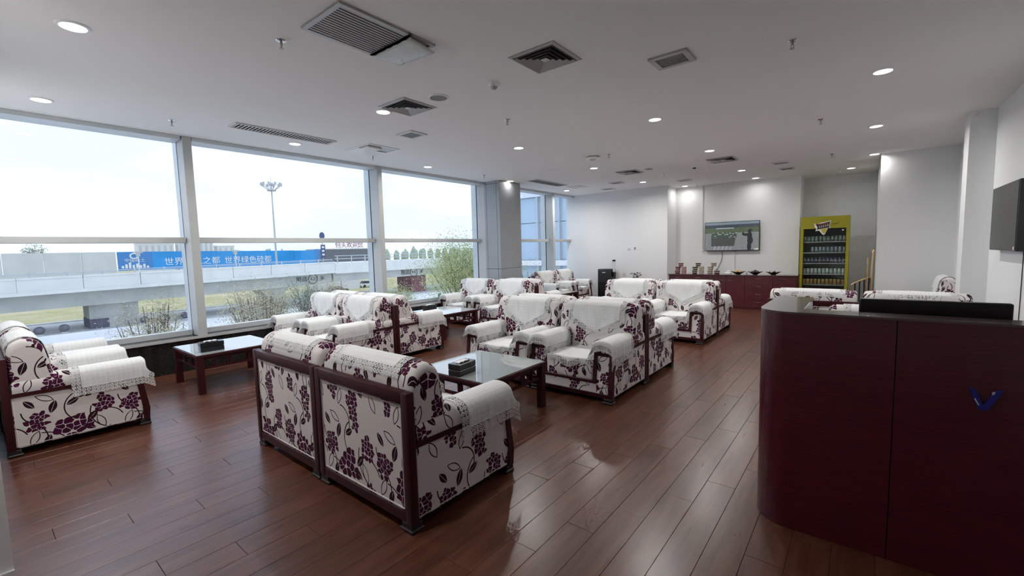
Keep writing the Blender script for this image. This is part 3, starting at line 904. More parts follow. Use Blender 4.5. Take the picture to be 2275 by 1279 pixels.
def tissue_box(x, y, rz, lab):
    t = thing('tissue_box', lab, 'tissue box', (x, y, .440), rz, group='black tissue boxes')
    b = NB(); bx(b, -.115, .115, -.062, .062, 0, .052, bev=.004); obj('lower_box', b, BLACKP, t)
    b = NB(); bx(b, -.115, .115, -.062, .062, .054, .104, bev=.004); obj('upper_box', b, BLACKP, t)
    b = NB()
    P = []
    for i in range(9):
        P.append([(-.07 + .14 * i / 8, -.03 + .06 * j / 4, .106 + .012 * abs(math.sin(i * 1.1 + j)) * (1 if 0 < i < 8 else .2)) for j in range(5)])
    o = grid_obj('tissue', P, [[(0, 0)] * 5] * 9, WHITE, t); md = o.modifiers.new('t', 'SOLIDIFY'); md.thickness = .002
tissue_box(-2.70, 2.64, PI / 2 + .1, 'black tissue box on the foreground coffee table')
tissue_box(-5.82, 1.70, PI / 2 - .08, 'black tissue box on the coffee table by the left window')
tissue_box(-6.12, 5.22, PI / 2, 'black tissue box on the coffee table before the pillar')
t = thing('drink_can', 'small green drink can standing on the window sill', 'can', (-7.10, 6.34, .445))
CANG = simple('can_green', (.10, .24, .12), .3, metal=.3)
b = NB(); lathe(b, [(.024, 0), (.032, .008), (.032, .15), (.026, .165)], seg=18); obj('body', b, CANG, t, smooth=True)
b = NB(); lathe(b, [(.0, .168), (.026, .168), (.026, .165)], seg=18); obj('lid', b, CHROME, t)

# ================================================================ RECEPTION DESK
def desk_path(off):
    R = .16 - off
    pts = [(-.435 + off, 3.36)]
    for k in range(13):
        a = PI + (PI / 2) * k / 12
        pts.append((-.435 + .16 + R * math.cos(a), 2.605 + .16 + R * math.sin(a)))
    return pts
dk = thing('reception_desk', 'dark red wood reception desk with rounded corner and blue emblem', 'desk', (0, 0, 0))
def strip(pts_out, pts_in, z0, z1):
    b = NB()
    prism(b, pts_out + pts_in[::-1], z0, z1, 'z'); return b
po = desk_path(0.0); pi_ = [(-.245, 3.36)] + [(-.245 + .02 * (1 - math.cos(k / 12 * PI / 2)) * 0, 2.755) for k in range(1)]
XS = .128
body = po + [(XS - .002, 2.605), (XS - .002, 2.755), (-.245, 2.755), (-.245, 3.36)]
b = NB(); prism(b, body, 0.0, 1.139, 'z'); obj('curved_front', b, DESKW, dk, smooth=True)
b = NB(); prism(b, [(XS + .002, 2.605), (1.20, 2.605), (1.20, 2.755), (XS + .002, 2.755)], 0, 1.139, 'z'); obj('front_panel', b, DESKW, dk)
boxo('seam_strip', (XS - .002, XS + .002, 2.609, 2.75, 0, 1.139), DARKV, dk)
top = desk_path(-.002) + [(1.20, 2.603), (1.20, 2.760), (-.240, 2.760), (-.240, 3.366)]
top[0] = (-.437, 3.366)
b = NB(); prism(b, top, 1.140, 1.150, 'z'); obj('counter_top', b, DESKTOP, dk)
boxo('work_surface', (-.245, 1.20, 2.755, 3.30, .72, .75), DESKTOP, dk)
BLUE = simple('emblem_blue', (.010, .012, .19), .3)
EMW = simple('emblem_worn', (.45, .42, .55), .6)
b = NB()
def bar(b, p, q, w0, y0, y1):
    d = Vector((q[0] - p[0], q[1] - p[1])).normalized(); n_ = Vector((-d.y, d.x)) * w0
    prism(b, [(p[0] + n_.x, p[1] + n_.y), (p[0] - n_.x, p[1] - n_.y), (q[0] - n_.x, q[1] - n_.y), (q[0] + n_.x, q[1] + n_.y)], y0, y1, 'y')
prism(b, [(.362, .880), (.384, .868), (.408, .808), (.440, .872), (.462, .880), (.424, .792), (.404, .784), (.390, .794)], 2.595, 2.606, 'y')
em = obj('emblem', b, BLUE, dk)
b = NB(); prism(b, [(.379, .832), (.384, .834), (.397, .806), (.392, .806)], 2.5935, 2.5955, 'y'); prism(b, [(.430, .868), (.440, .872), (.436, .858), (.430, .856)], 2.5935, 2.5955, 'y'); obj('worn_patch', b, EMW, em)
mo = thing('computer_monitor', 'black computer monitor seen from behind above the desk', 'monitor', (.26, 2.93, .75))
b = NB(); bx(b, -.272, .272, -.018, .018, .115, .452, bev=.008, seg=2); sh = obj('back_shell', b, BLACKP, mo)
boxo('screen', (-.262, .262, .018, .020, .127, .442), BLACKM, mo)
b = NB(); bx(b, -.025, .025, -.035, -.016, .02, .30, bev=.004); obj('stand_neck', b, BLACKP, mo)
b = NB(); bx(b, -.12, .12, -.09, .07, 0, .015, bev=.005); obj('stand_base', b, BLACKP, mo)

# ================================================================ CABINET ROW
CYF, CYB, CZ = 11.15, 11.70, .795
wt = boxo('cabinet_worktop', (-3.87, -1.10, CYF - .02, CYB, CZ - .025, CZ), DESKTOP, None, bev=.003)
tag(wt, 'continuous dark wood worktop over the red cabinet row', 'worktop')
def cabinet(x0, x1, kind, lab):
    t = thing('base_cabinet', lab, 'cabinet', ((x0 + x1) / 2, CYF, 0), group='dark red base cabinets')
    hw = (x1 - x0) / 2; H = CZ - .026
    boxo('body', (-hw, hw, .018, CYB - CYF, .0, H), CABW, t)
    def front(nm, xa, xb, za, zb, hx):
        d = boxo(nm, (xa + .003, xb - .003, 0, .017, za + .003, zb - .003), CABW, t, bev=.0015)
        b = NB(); zh = zb - .055 if nm == 'drawer' else zb - .105
        tube(b, [(hx - .055, -.02, zh), (hx + .055, -.02, zh)], .0045, 6)
        for q in (-.045, .045): tube(b, [(hx + q, 0, zh), (hx + q, -.02, zh)], .003, 6)
        obj('handle', b, CHROME, d)
    if kind == 'dd':
        front('drawer', -hw, hw, H - .17, H, .02); front('door', -hw, hw, .05, H - .17, .05)
    elif kind == 'L': front('door', -hw, hw, .05, H, hw - .09)
    elif kind == 'R': front('door', -hw, hw, .05, H, -hw + .09)
    elif kind == '4':
        for k in range(4): front('drawer', -hw, hw, .05 + (H - .05) * k / 4, .05 + (H - .05) * (k + 1) / 4, 0)
    elif kind == '1':
        front('drawer', -hw, hw, H - .185, H, -.03); front('door', -hw, hw, .05, H - .185, -.03)
cabinet(-3.852, -3.407, 'dd', 'leftmost dark red cabinet under the noodle cups')
cabinet(-3.407, -2.905, 'dd', 'second dark red cabinet from the left')
cabinet(-2.905, -2.513, 'L', 'dark red cabinet door left of the double-door joint')
cabinet(-2.513, -2.112, 'R', 'dark red cabinet door right of the double-door joint')
cabinet(-2.112, -1.552, '4', 'dark red cabinet of four drawers')
cabinet(-1.552, -1.116, '1', 'rightmost dark red cabinet beside the fridge')
# stacked noodle cups
CUPS = [('cup_maroon', (.13, .02, .035)), ('cup_dark', (.06, .035, .03)), ('cup_cream', (.52, .46, .36)), ('cup_pink', (.50, .30, .31)), ('cup_beige', (.36, .28, .22))]
CM = [simple(n, c, .45) for n, c in CUPS]
def cup(x, y, z, m1, m2, lab, s=1.0):
    t = thing('noodle_cup', lab, 'noodle cup', (x, y, z), group='stacked noodle cups on the worktop')
    b = NB(); lathe(b, [(.052 * s, 0), (.066 * s, .078 * s)], seg=16); obj('bucket', b, m1, t, smooth=True)
    b = NB(); lathe(b, [(.0595 * s, .030 * s), (.0630 * s, .050 * s)], seg=16)
    obj('label_band', b, m2, t, smooth=True)
    b = NB(); lathe(b, [(.070 * s, .078 * s), (.070 * s, .086 * s), (0, .089 * s)], seg=16); obj('lid', b, CM[2], t, smooth=True)
for sx, nm, ma, mb in ((-3.62, 'left', 0, 3), (-3.20, 'middle', 1, 2), (-2.84, 'right', 4, 2)):
    for k, (dx, dy, lv) in enumerate(((-.08, .0, 0), (.075, .01, 0), (-.075, .02, 1), (.078, .0, 1), (.0, .01, 2))):
        if nm == 'right' and k in (3,): continue
        where = ('lower left', 'lower right', 'middle left', 'middle right', 'topmost')[k]
        cup(sx + dx, 11.36 + dy, CZ + lv * .092, CM[ma] if k % 2 == 0 else CM[(ma + (3 if nm == 'left' else 1)) % 5], CM[mb], where + ' noodle cup of the ' + nm + ' stack on the cabinet')
# lotus bowls with fruit and sweets
BOWLD = simple('bowl_dark', (.030, .016, .014), .25)
FR = [simple('fruit_yellow', (.50, .30, .05), .5), simple('fruit_plum', (.05, .022, .035), .35), simple('sweet_white', (.52, .47, .45), .5), simple('sweet_brown', (.10, .045, .035), .5)]
def bowl(x, y, z, lab, frs, flab, n=7):
    t = thing('lotus_bowl', lab, 'bowl', (x, y, z))
    b = NB(); lathe(b, [(.05, 0), (.05, .01), (.09, .03), (.115, .05), (.11, .052), (.08, .036), (0, .02)], seg=20); obj('dish', b, BOWLD, t, smooth=True)
    for k in range(9):
        a = 2 * PI * k / 9
        b = NB()
        pts = [(.075, -.03, .028), (.125, -.038, .052), (.165, 0, .070), (.125, .038, .052), (.075, .03, .028)]
        vs2 = [b.verts.new(Matrix.Rotation(a, 3, 'Z') @ Vector(p)) for p in pts]
        vs3 = [b.verts.new(v.co + Vector((0, 0, .006))) for v in vs2]
        b.faces.new(vs2[::-1]); b.faces.new(vs3)
        for q in range(5): b.faces.new((vs2[q], vs2[(q + 1) % 5], vs3[(q + 1) % 5], vs3[q]))
        obj('petal', b, BOWLD, t)
    for k in range(n):
        a = 2 * PI * k / (n - 1); r = .055 if k < n - 1 else 0; zz = .062 if k < n - 1 else .088
        f = NB(); bmesh.ops.create_icosphere(f, subdivisions=2, radius=.030)
        bmesh.ops.scale(f, vec=(1, 1, .85), verts=f.verts)
        lathe(f, [(.003, .024), (.002, .036)], seg=5)
        o = obj('fruit', f, frs[k % len(frs)], None, smooth='all', loc=(x + r * math.cos(a), y + r * math.sin(a), z + zz))
        tag(o, flab, 'fruit', flab)
bowl(-2.285, 11.30, CZ, 'dark lotus bowl of yellow fruit on the worktop', [FR[0], FR[0], FR[2]], 'yellow fruit piled in the leftmost lotus bowl')
bowl(-1.93, 11.30, CZ, 'dark lotus bowl of plums in the middle', [FR[1]], 'dark plum piled in the middle lotus bowl')
bowl(-1.57, 11.30, CZ, 'dark lotus bowl of pale sweets at right', [FR[2], FR[3]], 'wrapped sweet piled in the rightmost lotus bowl')
t = thing('set_top_box', 'small white box with cable under the television', 'box', (-2.53, 11.42, CZ))
b = NB(); bx(b, -.07, .07, -.05, .05, 0, .03, bev=.005); obj('base_unit', b, WHITE, t)
b = NB(); bx(b, -.045, .045, -.02, .04, .03, .085, bev=.006); obj('adapter', b, WHITE, t)
t = thing('small_bottle', 'tiny bottle standing between two lotus bowls', 'bottle', (-2.105, 11.28, CZ))
b = NB(); lathe(b, [(.016, 0), (.018, .01), (.018, .05), (.008, .062), (.008, .075)], seg=12); obj('body', b, GRILLEA, t, smooth=True)
b = NB(); lathe(b, [(.010, .072), (.010, .085), (0, .086)], seg=12); obj('cap', b, WHITE, t)

# ================================================================ WALL TELEVISIONS
def screen_mat():
    m, g, out = new_mat('parade_screen')
    o = g.sep(g.uv()); u, v = o[0], o[1]      # 0..1 across, up
    n = g.noise(g.comb(u, v), 30.0, 4); n2 = g.noise(g.comb(g.mul(u, 18.0), g.mul(v, 60.0)), 1.0, 3)
    col = g.ramp(n2, [(.3, (.14, .145, .15)), (.7, (.23, .24, .245))])                         # pale paved ground
    def band(c, a, b2, col): return g.mix(g.mul(g.gt(v, a), g.lt(v, b2)), col, c)
    col = band(g.ramp(n, [(.3, (.035, .060, .028)), (.7, (.085, .12, .06))]), .62, .80, col)   # lawn
    col = band(g.ramp(n, [(.3, (.012, .018, .03)), (.7, (.045, .06, .075))]), .80, .91, col)   # tree line
    col = band((.16, .21, .26), .91, 1.1, col)                                                 # sky
    col = g.mix(g.mul(g.lt(g.ab(g.sub(v, .785)), .020), g.lt(g.ab(g.sub(u, .38)), .17)), col, (.27, .31, .36))
    # marching block on the left
    e = g.add(u, g.mul(g.ab(g.sub(v, .40)), .10))
    blk = g.mul(g.mul(g.lt(e, .58), g.gt(u, .12)), g.mul(g.gt(v, .14), g.lt(v, .55)))
    col = g.mix(blk, col, g.ramp(n, [(.3, (.028, .034, .030)), (.7, (.060, .068, .060))]))
    heads = g.n('ShaderNodeTexVoronoi', voronoi_dimensions='2D', feature='F1'); heads.inputs['Scale'].default_value = 1.0
    g.put(heads.inputs['Vector'], g.comb(g.mul(u, 15.0), g.mul(v, 12.0)))
    hb = g.mul(g.mul(g.lt(u, .60), g.gt(u, .13)), g.mul(g.gt(v, .45), g.lt(v, .64)))
    col = g.mix(g.mul(hb, g.gt(heads.outputs['Distance'], .30)), col, (.035, .055, .045))
    col = g.mix(g.mul(hb, g.lt(heads.outputs['Distance'], .26)), col, (.26, .28, .26))
    st = g.gt(g.m('SINE', g.m('MULTIPLY_ADD', u, 82.0, g.mul(v, -14.0))), .45)
    col = g.mix(g.mul(st, g.mul(g.mul(g.lt(u, .50), g.gt(u, .16)), g.lt(v, .15))), col, (.28, .29, .28))
    def ell(cx, cy_, rx, ry):
        a = g.m('DIVIDE', g.sub(u, cx), rx); b2 = g.m('DIVIDE', g.sub(v, cy_), ry)
        return g.lt(g.m('MULTIPLY_ADD', a, a, g.mul(b2, b2)), 1.0)
    fig = None
    for q in ((.835, .655, .028, .055), (.835, .50, .045, .13), (.845, .33, .052, .14), (.83, .13, .038, .17), (.765, .535, .060, .045), (.72, .57, .022, .05), (.845, .70, .040, .022)):
        k = ell(*q); fig = k if fig is None else g.mx(fig, k)
    col = g.mix(fig, col, (.006, .008, .012))
    col = g.mix(g.mul(g.gt(u, .92), g.lt(v, .055)), col, (.45, .45, .45))
    p = pbsdf(g, out, (.01, .01, .01), .12, emit=col, estr=.8)
    return m
SCR = screen_mat()
def uv_quad(name, x0, x1, z0, z1, y, mat, parent):
    me = bpy.data.meshes.new(name); me.from_pydata([(x0, y, z0), (x1, y, z0), (x1, y, z1), (x0, y, z1), (x0, y + .002, z0), (x1, y + .002, z0), (x1, y + .002, z1), (x0, y + .002, z1)], [], [(0, 1, 2, 3), (7, 6, 5, 4), (0, 4, 5, 1), (1, 5, 6, 2), (2, 6, 7, 3), (3, 7, 4, 0)])
    l = me.uv_layers.new(name='UVMap')
    cc = [(0, 0), (1, 0), (1, 1), (0, 1)] * 2
    for lp in me.loops: l.data[lp.index].uv = cc[lp.vertex_index]
    me.materials.append(mat); o = bpy.data.objects.new(name, me); COL.objects.link(o); o.parent = parent; return o
tv = thing('wall_television', 'flat television on the recess wall showing a military parade', 'television', (-2.705, 12.6, 1.34))
b = NB(); bx(b, -.648, .648, -.115, -.075, -.005, .745, bev=.004); obj('casing', b, BLACKP, tv)
uv_quad('screen', -.636, .636, .012, .733, -.1175, SCR, tv)
b = NB(); bx(b, -.2, .2, -.075, 0, .2, .55); obj('wall_mount', b, BLACKM, tv)
b = NB(); bx(b, .545, .620, -.121, -.1175, .008, .040); obj('sticker', b, WHITE, tv)
t = thing('power_cable', 'grey cable hanging from the wall television to the cabinet', 'cable', (-2.95, 12.58, .86))
GREYC = simple('cable_grey', (.16, .18, .19), .6)
b = NB(); tube(b, catmull([(.0, 0, .49), (.015, .0, .38), (.0, .0, .24), (-.05, 0, .10), (-.11, 0, -.02)], 5), .008, 6); obj('cord', b, GREYC, t, smooth='all')
b = NB(); bx(b, -.14, -.09, -.012, .012, -.06, -.02, bev=.003); obj('plug', b, BLACKM, t)
for x, z0, z1, lb in ((-3.435, 1.36, ZC, 'thin white cable conduit from ceiling beside the television'), (-2.63, .80, 1.34, 'short white cable conduit below the television')):
    t = thing('cable_conduit', lb, 'conduit', (x, 12.6, z0))
    b = NB(); bx(b, -.012, .012, -.016, 0, 0, z1 - z0, bev=.002); obj('channel', b, GRILLEW, t)
    b = NB(); bx(b, -.018, .018, -.020, 0, -.03, .03, bev=.003); obj('end_box', b, WHITE, t)
tv2 = thing('wall_television', 'thick black television on the right wall with blank screen', 'television', (1.23, 7.0, 1.36))
b = NB(); bx(b, -.085, -.004, -.60, .53, 0, .70, bev=.006); obj('casing', b, BLACKP, tv2)
SCRN = simple('blank_screen', (.045, .047, .048), .30, spec=.6)
b = NB(); bx(b, -.088, -.084, -.585, .515, .015, .685); obj('screen', b, SCRN, tv2)
b = NB(); bx(b, -.090, -.088, -.57, -.53, .015, .045); obj('sticker', b, WHITE, tv2)
t = thing('power_cable', 'thin black cable running down the right wall', 'cable', (1.23, 6.52, 0))
b = NB(); tube(b, [(-.006, 0, 1.36), (-.006, .0, .9), (-.006, .01, .45), (-.006, .0, .3)], .004, 6); obj('cord', b, BLACKM, t)
b = NB(); bx(b, -.02, -.002, -.02, .02, .26, .30, bev=.002); obj('plug', b, BLACKM, t)
for x, lb in ((-5.22, 'left white switch plate on the far wall'), (-5.045, 'right white switch plate with dark rocker on the far wall')):
    t = thing('wall_switch', lb, 'switch', (x, 11.86, 1.46))
    b = NB(); bx(b, -.043, .043, -.010, 0, -.043, .043, bev=.003); obj('plate', b, WHITE, t)
    b = NB(); bx(b, -.022, .022, -.014, -.009, -.022, .022, bev=.002); obj('rocker', b, GRILLEW if 'left' in lb else GREYC, t)

# ================================================================ DRINKS FRIDGE
FX0, FX1, FY, FH = -1.15, -.262, 12.0, 2.065
fr = thing('drinks_fridge', 'tall yellow glass-door drinks fridge in the alcove', 'fridge', ((FX0 + FX1) / 2, FY, 0))
hw = (FX1 - FX0) / 2
FRIN = simple('fridge_inside', (.10, .115, .12), .6); SHELF = simple('fridge_shelf', (.30, .33, .32), .4)
b = NB(); bx(b, -hw, -hw + .03, .05, .62, .0, FH); bx(b, hw - .03, hw, .05, .62, .0, FH); bx(b, -hw, hw, .59, .62, 0, FH); bx(b, -hw, hw, .05, .62, FH - .03, FH); bx(b, -hw, hw, .05, .62, 0, .12); obj('body', b, YELLOW, fr)
b = NB(); bx(b, -hw + .031, hw - .031, .575, .588, .125, FH - .035); obj('inner_liner', b, FRIN, fr)
DZ0, DZ1 = .16, 1.80
b = NB(); bx(b, -hw, -hw + .055, 0, .048, .02, FH); bx(b, hw - .055, hw, 0, .048, .02, FH); bx(b, -hw + .055, hw - .055, 0, .048, DZ1, FH); bx(b, -hw + .055, hw - .055, 0, .048, .02, DZ0); dr = obj('door', b, YELLOW, fr)
boxo('door_glass', (-hw + .055, hw - .055, .020, .028, DZ0, DZ1), GLASS, dr)
shz = [.30, .545, .785, 1.03, 1.27, 1.51]
for z in shz: boxo('shelf', (-hw + .035, hw - .035, .07, .56, z - .022, z), SHELF, fr)
# emblem on the header
EY = simple('emblem_yellow', (.55, .45, .03), .4); EK = simple('emblem_black', (.02, .015, .015), .4); ER = simple('emblem_red', (.22, .05, .04), .4)
def poly_on(nm, pts, y0, y1, mat, parent):
    b = NB(); prism(b, pts, y0, y1, 'y'); return obj(nm, b, mat, parent)
emb = poly_on('emblem', [(-.19, 1.915), (-.15, 1.90), (-.05, 1.93), (.10, 1.965), (.115, 1.955), (.09, 1.87), (.11, 1.80), (.065, 1.81), (.01, 1.665), (-.03, 1.66), (-.10, 1.755), (-.165, 1.745), (-.15, 1.80), (-.18, 1.83)], -.006, -.0005, WHITE, dr)
poly_on('emblem_field', [(-.165, 1.90), (-.05, 1.91), (.10, 1.95), (.078, 1.86), (.09, 1.815), (-.06, 1.795), (-.14, 1.775), (-.125, 1.82)], -.009, -.0065, EK, emb)
poly_on('emblem_band', [(-.12, 1.895), (.07, 1.935), (.06, 1.90), (-.11, 1.868)], -.0115, -.0095, ER, emb)
poly_on('emblem_point', [(-.07, 1.785), (.05, 1.80), (.005, 1.69), (-.02, 1.685)], -.009, -.0065, EY, emb)
b = NB()
for k in range(5):
    x = -.10 + .036 * k; z = 1.815 + .008 * k
    bar(b, (x, z), (x + .018, z + .038), .0035, -.0115, -.0095); bar(b, (x + .020, z), (x + .002, z + .038), .0035, -.0115, -.0095)
obj('emblem_lettering', b, WHITE, emb)
b = NB(); tube(b, catmull([(.14, -.003, 1.875), (.16, -.003, 1.905), (.165, -.003, 1.880), (.19, -.003, 1.905), (.20, -.003, 1.885), (.225, -.003, 1.912), (.235, -.003, 1.895), (.265, -.003, 1.915)], 4), .003, 5); obj('script_lettering', b, EK, dr)
b = NB(); bx(b, hw - .13, hw - .10, .015, .0195, 1.735, 1.765); obj('sticker', b, WHITE, dr)
def can_mat(nm, c, band):
    m, g, out = new_mat(nm)
    z = g.sep(g.obj())[2]
    n = g.noise(g.obj(), 60.0, 2)
    k = g.mul(g.gt(z, .035), g.lt(z, .080))
    pbsdf(g, out, g.mix(g.mul(k, g.gt(n, .45)), tuple(c) + (1,), tuple(band) + (1,)), .3, metal=.2); return m
rows = [('bottom', .30, (.16, .18, .17), (.3, .32, .3), 11, 'grey'), ('second', .545, (.34, .27, .10), (.45, .18, .08), 11, 'amber'), ('third', .785, (.34, .42, .36), (.62, .66, .62), 11, 'pale green'),
        ('fourth', 1.03, (.02, .025, .07), (.42, .45, .5), 11, 'dark blue'), ('fifth', 1.27, (.18, .23, .24), (.35, .42, .5), 9, 'grey green'), ('top', 1.51, (.14, .20, .15), (.32, .38, .34), 11, 'green')]
for nm, z, c, bnd, n_, cn in rows:
    mt = can_mat('can_' + nm, c, bnd); b = NB(); lathe(b, [(.026, 0), (.031, .006), (.031, .112), (.026, .122), (0, .122)], seg=12)
    me = None
    for k in range(n_):
        x = (FX0 + FX1) / 2 - hw + .085 + (2 * hw - .17) * (k + (11 - n_)) / 10
        if me is None:
            o = obj('drink_can', b, mt, None, smooth=True); me = o.data
        else:
            o = bpy.data.objects.new('drink_can', me); COL.objects.link(o)
        o.location = (x, FY + .115, z)
        tag(o, cn + ' drink can in the row on the ' + nm + ' fridge shelf', 'can', cn + ' cans on the ' + nm + ' fridge shelf')

# ================================================================ WATER DISPENSER, PLANT, RAIL
wd = thing('water_dispenser', 'black floor-standing water dispenser before the far wall', 'dispenser', (-5.80, 11.60, 0))
b = NB(); bx(b, -.20, .20, -.16, .20, 0, .885, bev=.012, seg=2); obj('body', b, BLACKP, wd, smooth=True)
b = NB(); bx(b, -.17, .17, -.166, -.158, .50, .83, bev=.002); obj('tap_panel', b, BLACKM, wd)
b = NB(); bx(b, -.05, .05, -.170, -.165, .775, .80); obj('badge', b, CHROME, wd)
b = NB(); bx(b, .20, .27, -.06, .06, .66, .80, bev=.008); obj('side_box', b, BLACKP, wd)
CUPT = simple('cup_tube', (.70, .74, .76), .15)
b = NB(); lathe(b, [(.040, .80), (.040, 1.10)], c=(.235, 0, 0), seg=18); tbq = obj('cup_tube', b, CUPT, wd, smooth=True)
b = NB(); lathe(b, [(.048, 1.10), (.048, 1.13), (.03, 1.15), (0, 1.152)], c=(.235, 0, 0), seg=18); obj('tube_cap', b, BLACKP, wd, smooth=True)
st = thing('plant_stand', 'small dark stand under the potted plant by the far wall', 'stand', (-4.93, 11.62, 0))
b = NB(); lathe(b, [(.13, 0), (.13, .02), (.03, .04), (.03, .47), (.14, .49), (.14, .505)], seg=20); obj('pedestal', b, WOOD, st, smooth=True)
b = NB(); lathe(b, [(.15, .505), (.15, .515), (0, .516)], seg=20); obj('top_plate', b, WOOD, st)
pp = thing('potted_plant', 'small potted plant with green and pinkish leaves by the far wall', 'plant', (-4.93, 11.62, .516))
b = NB(); lathe(b, [(.035, 0), (.05, .07), (.045, .075), (0, .07)], seg=14); obj('pot', b, WHITE, pp, smooth=True)
LEAFG = make_foliage('plant_leaf', (.035, .06, .03), (.10, .12, .07)); LEAFP = simple('plant_pink', (.20, .08, .08), .7)
b = NB()
for k in range(7):
    a = k * .9; tube(b, [(0, 0, .07), (.03 * math.cos(a), .03 * math.sin(a), .13), (.09 * math.cos(a), .09 * math.sin(a), .20)], .003, 5)
obj('stems', b, LEAFG, pp)
lm = None
for k in range(46):
    a = random.uniform(0, 2 * PI); r = random.uniform(.02, .125); z = .13 + random.uniform(0, .14) - r * .25
    if lm is None or k == 30:
        b = NB(); vs_ = [b.verts.new(p) for p in ((0, 0, 0), (.024, .020, .008), (.058, 0, .012), (.024, -.020, .008))]; b.faces.new(vs_)
        vs_2 = [b.verts.new((p[0], p[1], p[2] - .002)) for p in ((0, 0, 0), (.024, .020, .008), (.058, 0, .012), (.024, -.020, .008))]; b.faces.new(vs_2[::-1])
        o = obj('leaf', b, LEAFG if lm is None else LEAFP, pp); lm = o.data
    else:
        o = bpy.data.objects.new('leaf', lm); COL.objects.link(o); o.parent = pp
    o.location = (r * math.cos(a), r * math.sin(a), z); o.rotation_euler = (random.uniform(-.8, .8), random.uniform(-.9, .5), a)
rl = thing('brass_railing', 'polished brass stair railing beside the right wall block', 'railing', (.0, 11.05, 0))
b = NB(); tube(b, [(.125, 0, 0), (.125, 0, .80)], .016, 10); tube(b, [(.125, 0, .78), (.140, 0, 1.29)], .020, 12); lathe(b, [(.026, 1.28), (.026, 1.30), (.012, 1.325), (0, 1.33)], c=(.14, 0, 0), seg=12); obj('tall_post', b, BRASS, rl, smooth=True)
b = NB(); tube(b, [(.125, 0, .80), (-.06, -.05, .72), (-.16, -.08, .66), (-.19, -.09, .60)], .015, 10); obj('hand_rail', b, BRASS, rl, smooth='all')
b = NB(); tube(b, [(.06, .3, 0), (.06, .3, 1.16)], .014, 10); obj('rear_post', b, BRASS, rl, smooth=True)
for k in range(4):
    x = .09 - .07 * k; b = NB(); tube(b, [(x, -.012 * k, .0), (x, -.012 * k, .77 - .03 * k)], .012, 8); obj('baluster', b, BLACKM, rl)
b = NB(); tube(b, [(-.19, -.09, 0), (-.19, -.09, .61)], .014, 10); obj('low_post', b, BRASS, rl, smooth=True)

# ================================================================ OUTDOORS
GZ = -6.5
def ground_mat():
    m, g, out = new_mat('dry_grass_ground')
    n = g.noise(g.pos(), .25, 5); n2 = g.noise(g.pos(), 2.5, 4)
    c = g.ramp(g.m('MULTIPLY_ADD', n, .6, g.mul(n2, .4)), [(.35, (.42, .40, .20)), (.5, (.54, .48, .26)), (.65, (.66, .56, .38))])
    pbsdf(g, out, c, .95, spec=.05); return m
GRASS = ground_mat()
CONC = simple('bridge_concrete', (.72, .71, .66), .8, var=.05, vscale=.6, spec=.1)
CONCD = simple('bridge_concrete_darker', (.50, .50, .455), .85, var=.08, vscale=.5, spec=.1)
WALLC = simple('far_wall_concrete', (.66, .66, .66), .9, var=.06, vscale=.4, spec=.1)
PAVE = simple('pale_paving', (.80, .80, .78), .9, var=.05, vscale=.5, spec=.1)
ASPH = simple('grey_asphalt', (.60, .60, .61), .9, var=.05, vscale=.6, spec=.1)
PIERD = simple('pier_dark_wrap', (.13, .13, .17), .8)
PIERR = simple('pier_red_wrap', (.22, .09, .10), .8, var=.2, vscale=2)
BILLB = simple('billboard_blue', (.045, .33, .78), .6, var=.12, vscale=.15, spec=.1); BILLD = simple('billboard_deep_blue', (.06, .24, .60), .6)
STEELG = simple('galvanised_steel', (.50, .52, .54), .5, metal=.2)
CARW = simple('car_white', (.75, .75, .76), .25, coat=.5); CARD = simple('car_dark', (.10, .11, .13), .25, coat=.5); CARG = simple('car_glass', (.04, .05, .06), .1)
REDL = simple('red_letters', (.30, .07, .09), .6); DKB = simple('sign_dark_blue', (.05, .07, .22), .5)
TXTD = simple('stencil_black', (.05, .05, .06), .7)
FACADE = simple('facade_white', (.68, .72, .76), .5); FGLASS = simple('facade_glass', (.44, .56, .68), .08, spec=.6)
o = boxo('ground_outside', (-430, -7.6, -260, 320, GZ - .4, GZ), GRASS); tag(o, 'dry grassy ground outside the windows', 'ground', kind='structure')
o = boxo('paving_outside', (-67, -7.7, -120, 200, GZ, GZ + .03), PAVE); tag(o, 'pale paved forecourt outside the windows', 'paving', kind='structure')
o = boxo('road_outside', (-81, -67, -120, 200, GZ, GZ + .04), ASPH); tag(o, 'grey road passing under the viaduct', 'road', kind='structure')
o = boxo('kerb_outside', (-81.6, -81, -120, 200, GZ, GZ + .22), PAVE); tag(o, 'pale kerb between the road and the grass', 'kerb', kind='structure')
def shear(b, k=.0135, y0=2.0):
    for v in b.verts: v.co.z += k * (v.co.y - y0)
# viaduct
va = thing('viaduct', 'long pale concrete viaduct crossing behind the windows', 'bridge', (0, 0, 0))
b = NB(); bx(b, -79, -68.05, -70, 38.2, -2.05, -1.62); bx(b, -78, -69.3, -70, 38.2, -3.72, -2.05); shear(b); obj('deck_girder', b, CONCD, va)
b = NB(); bx(b, -68.05, -67.75, -70, 38.2, -2.02, -1.66); shear(b); obj('deck_edge', b, CONC, va)
for k in range(18):
    y0 = -51.8 + 5 * k
    b = NB(); bx(b, -68.35, -68.0, y0 + .03, y0 + 4.97, -1.66, -.20); bx(b, -68.4, -67.92, y0 + .03, y0 + 4.97, -.36, -.16); shear(b); obj('parapet_panel', b, CONC, va)
b = NB()
tube(b, [(-68.2, -51, .22 - .0135 * 53), (-68.2, 38, .22 + .0135 * 36)], .055, 6); tube(b, [(-68.2, -51, .06 - .0135 * 53), (-68.2, 38, .06 + .0135 * 36)], .035, 6)
obj('parapet_rail', b, STEELG, va)
for k in range(24):
    y = -30 + 2.85 * k; z = .0135 * (y - 2)
    b = NB(); bx(b, -68.26, -68.14, y - .07, y + .07, -.18 + z, .34 + z); obj('rail_post', b, STEELG, va)
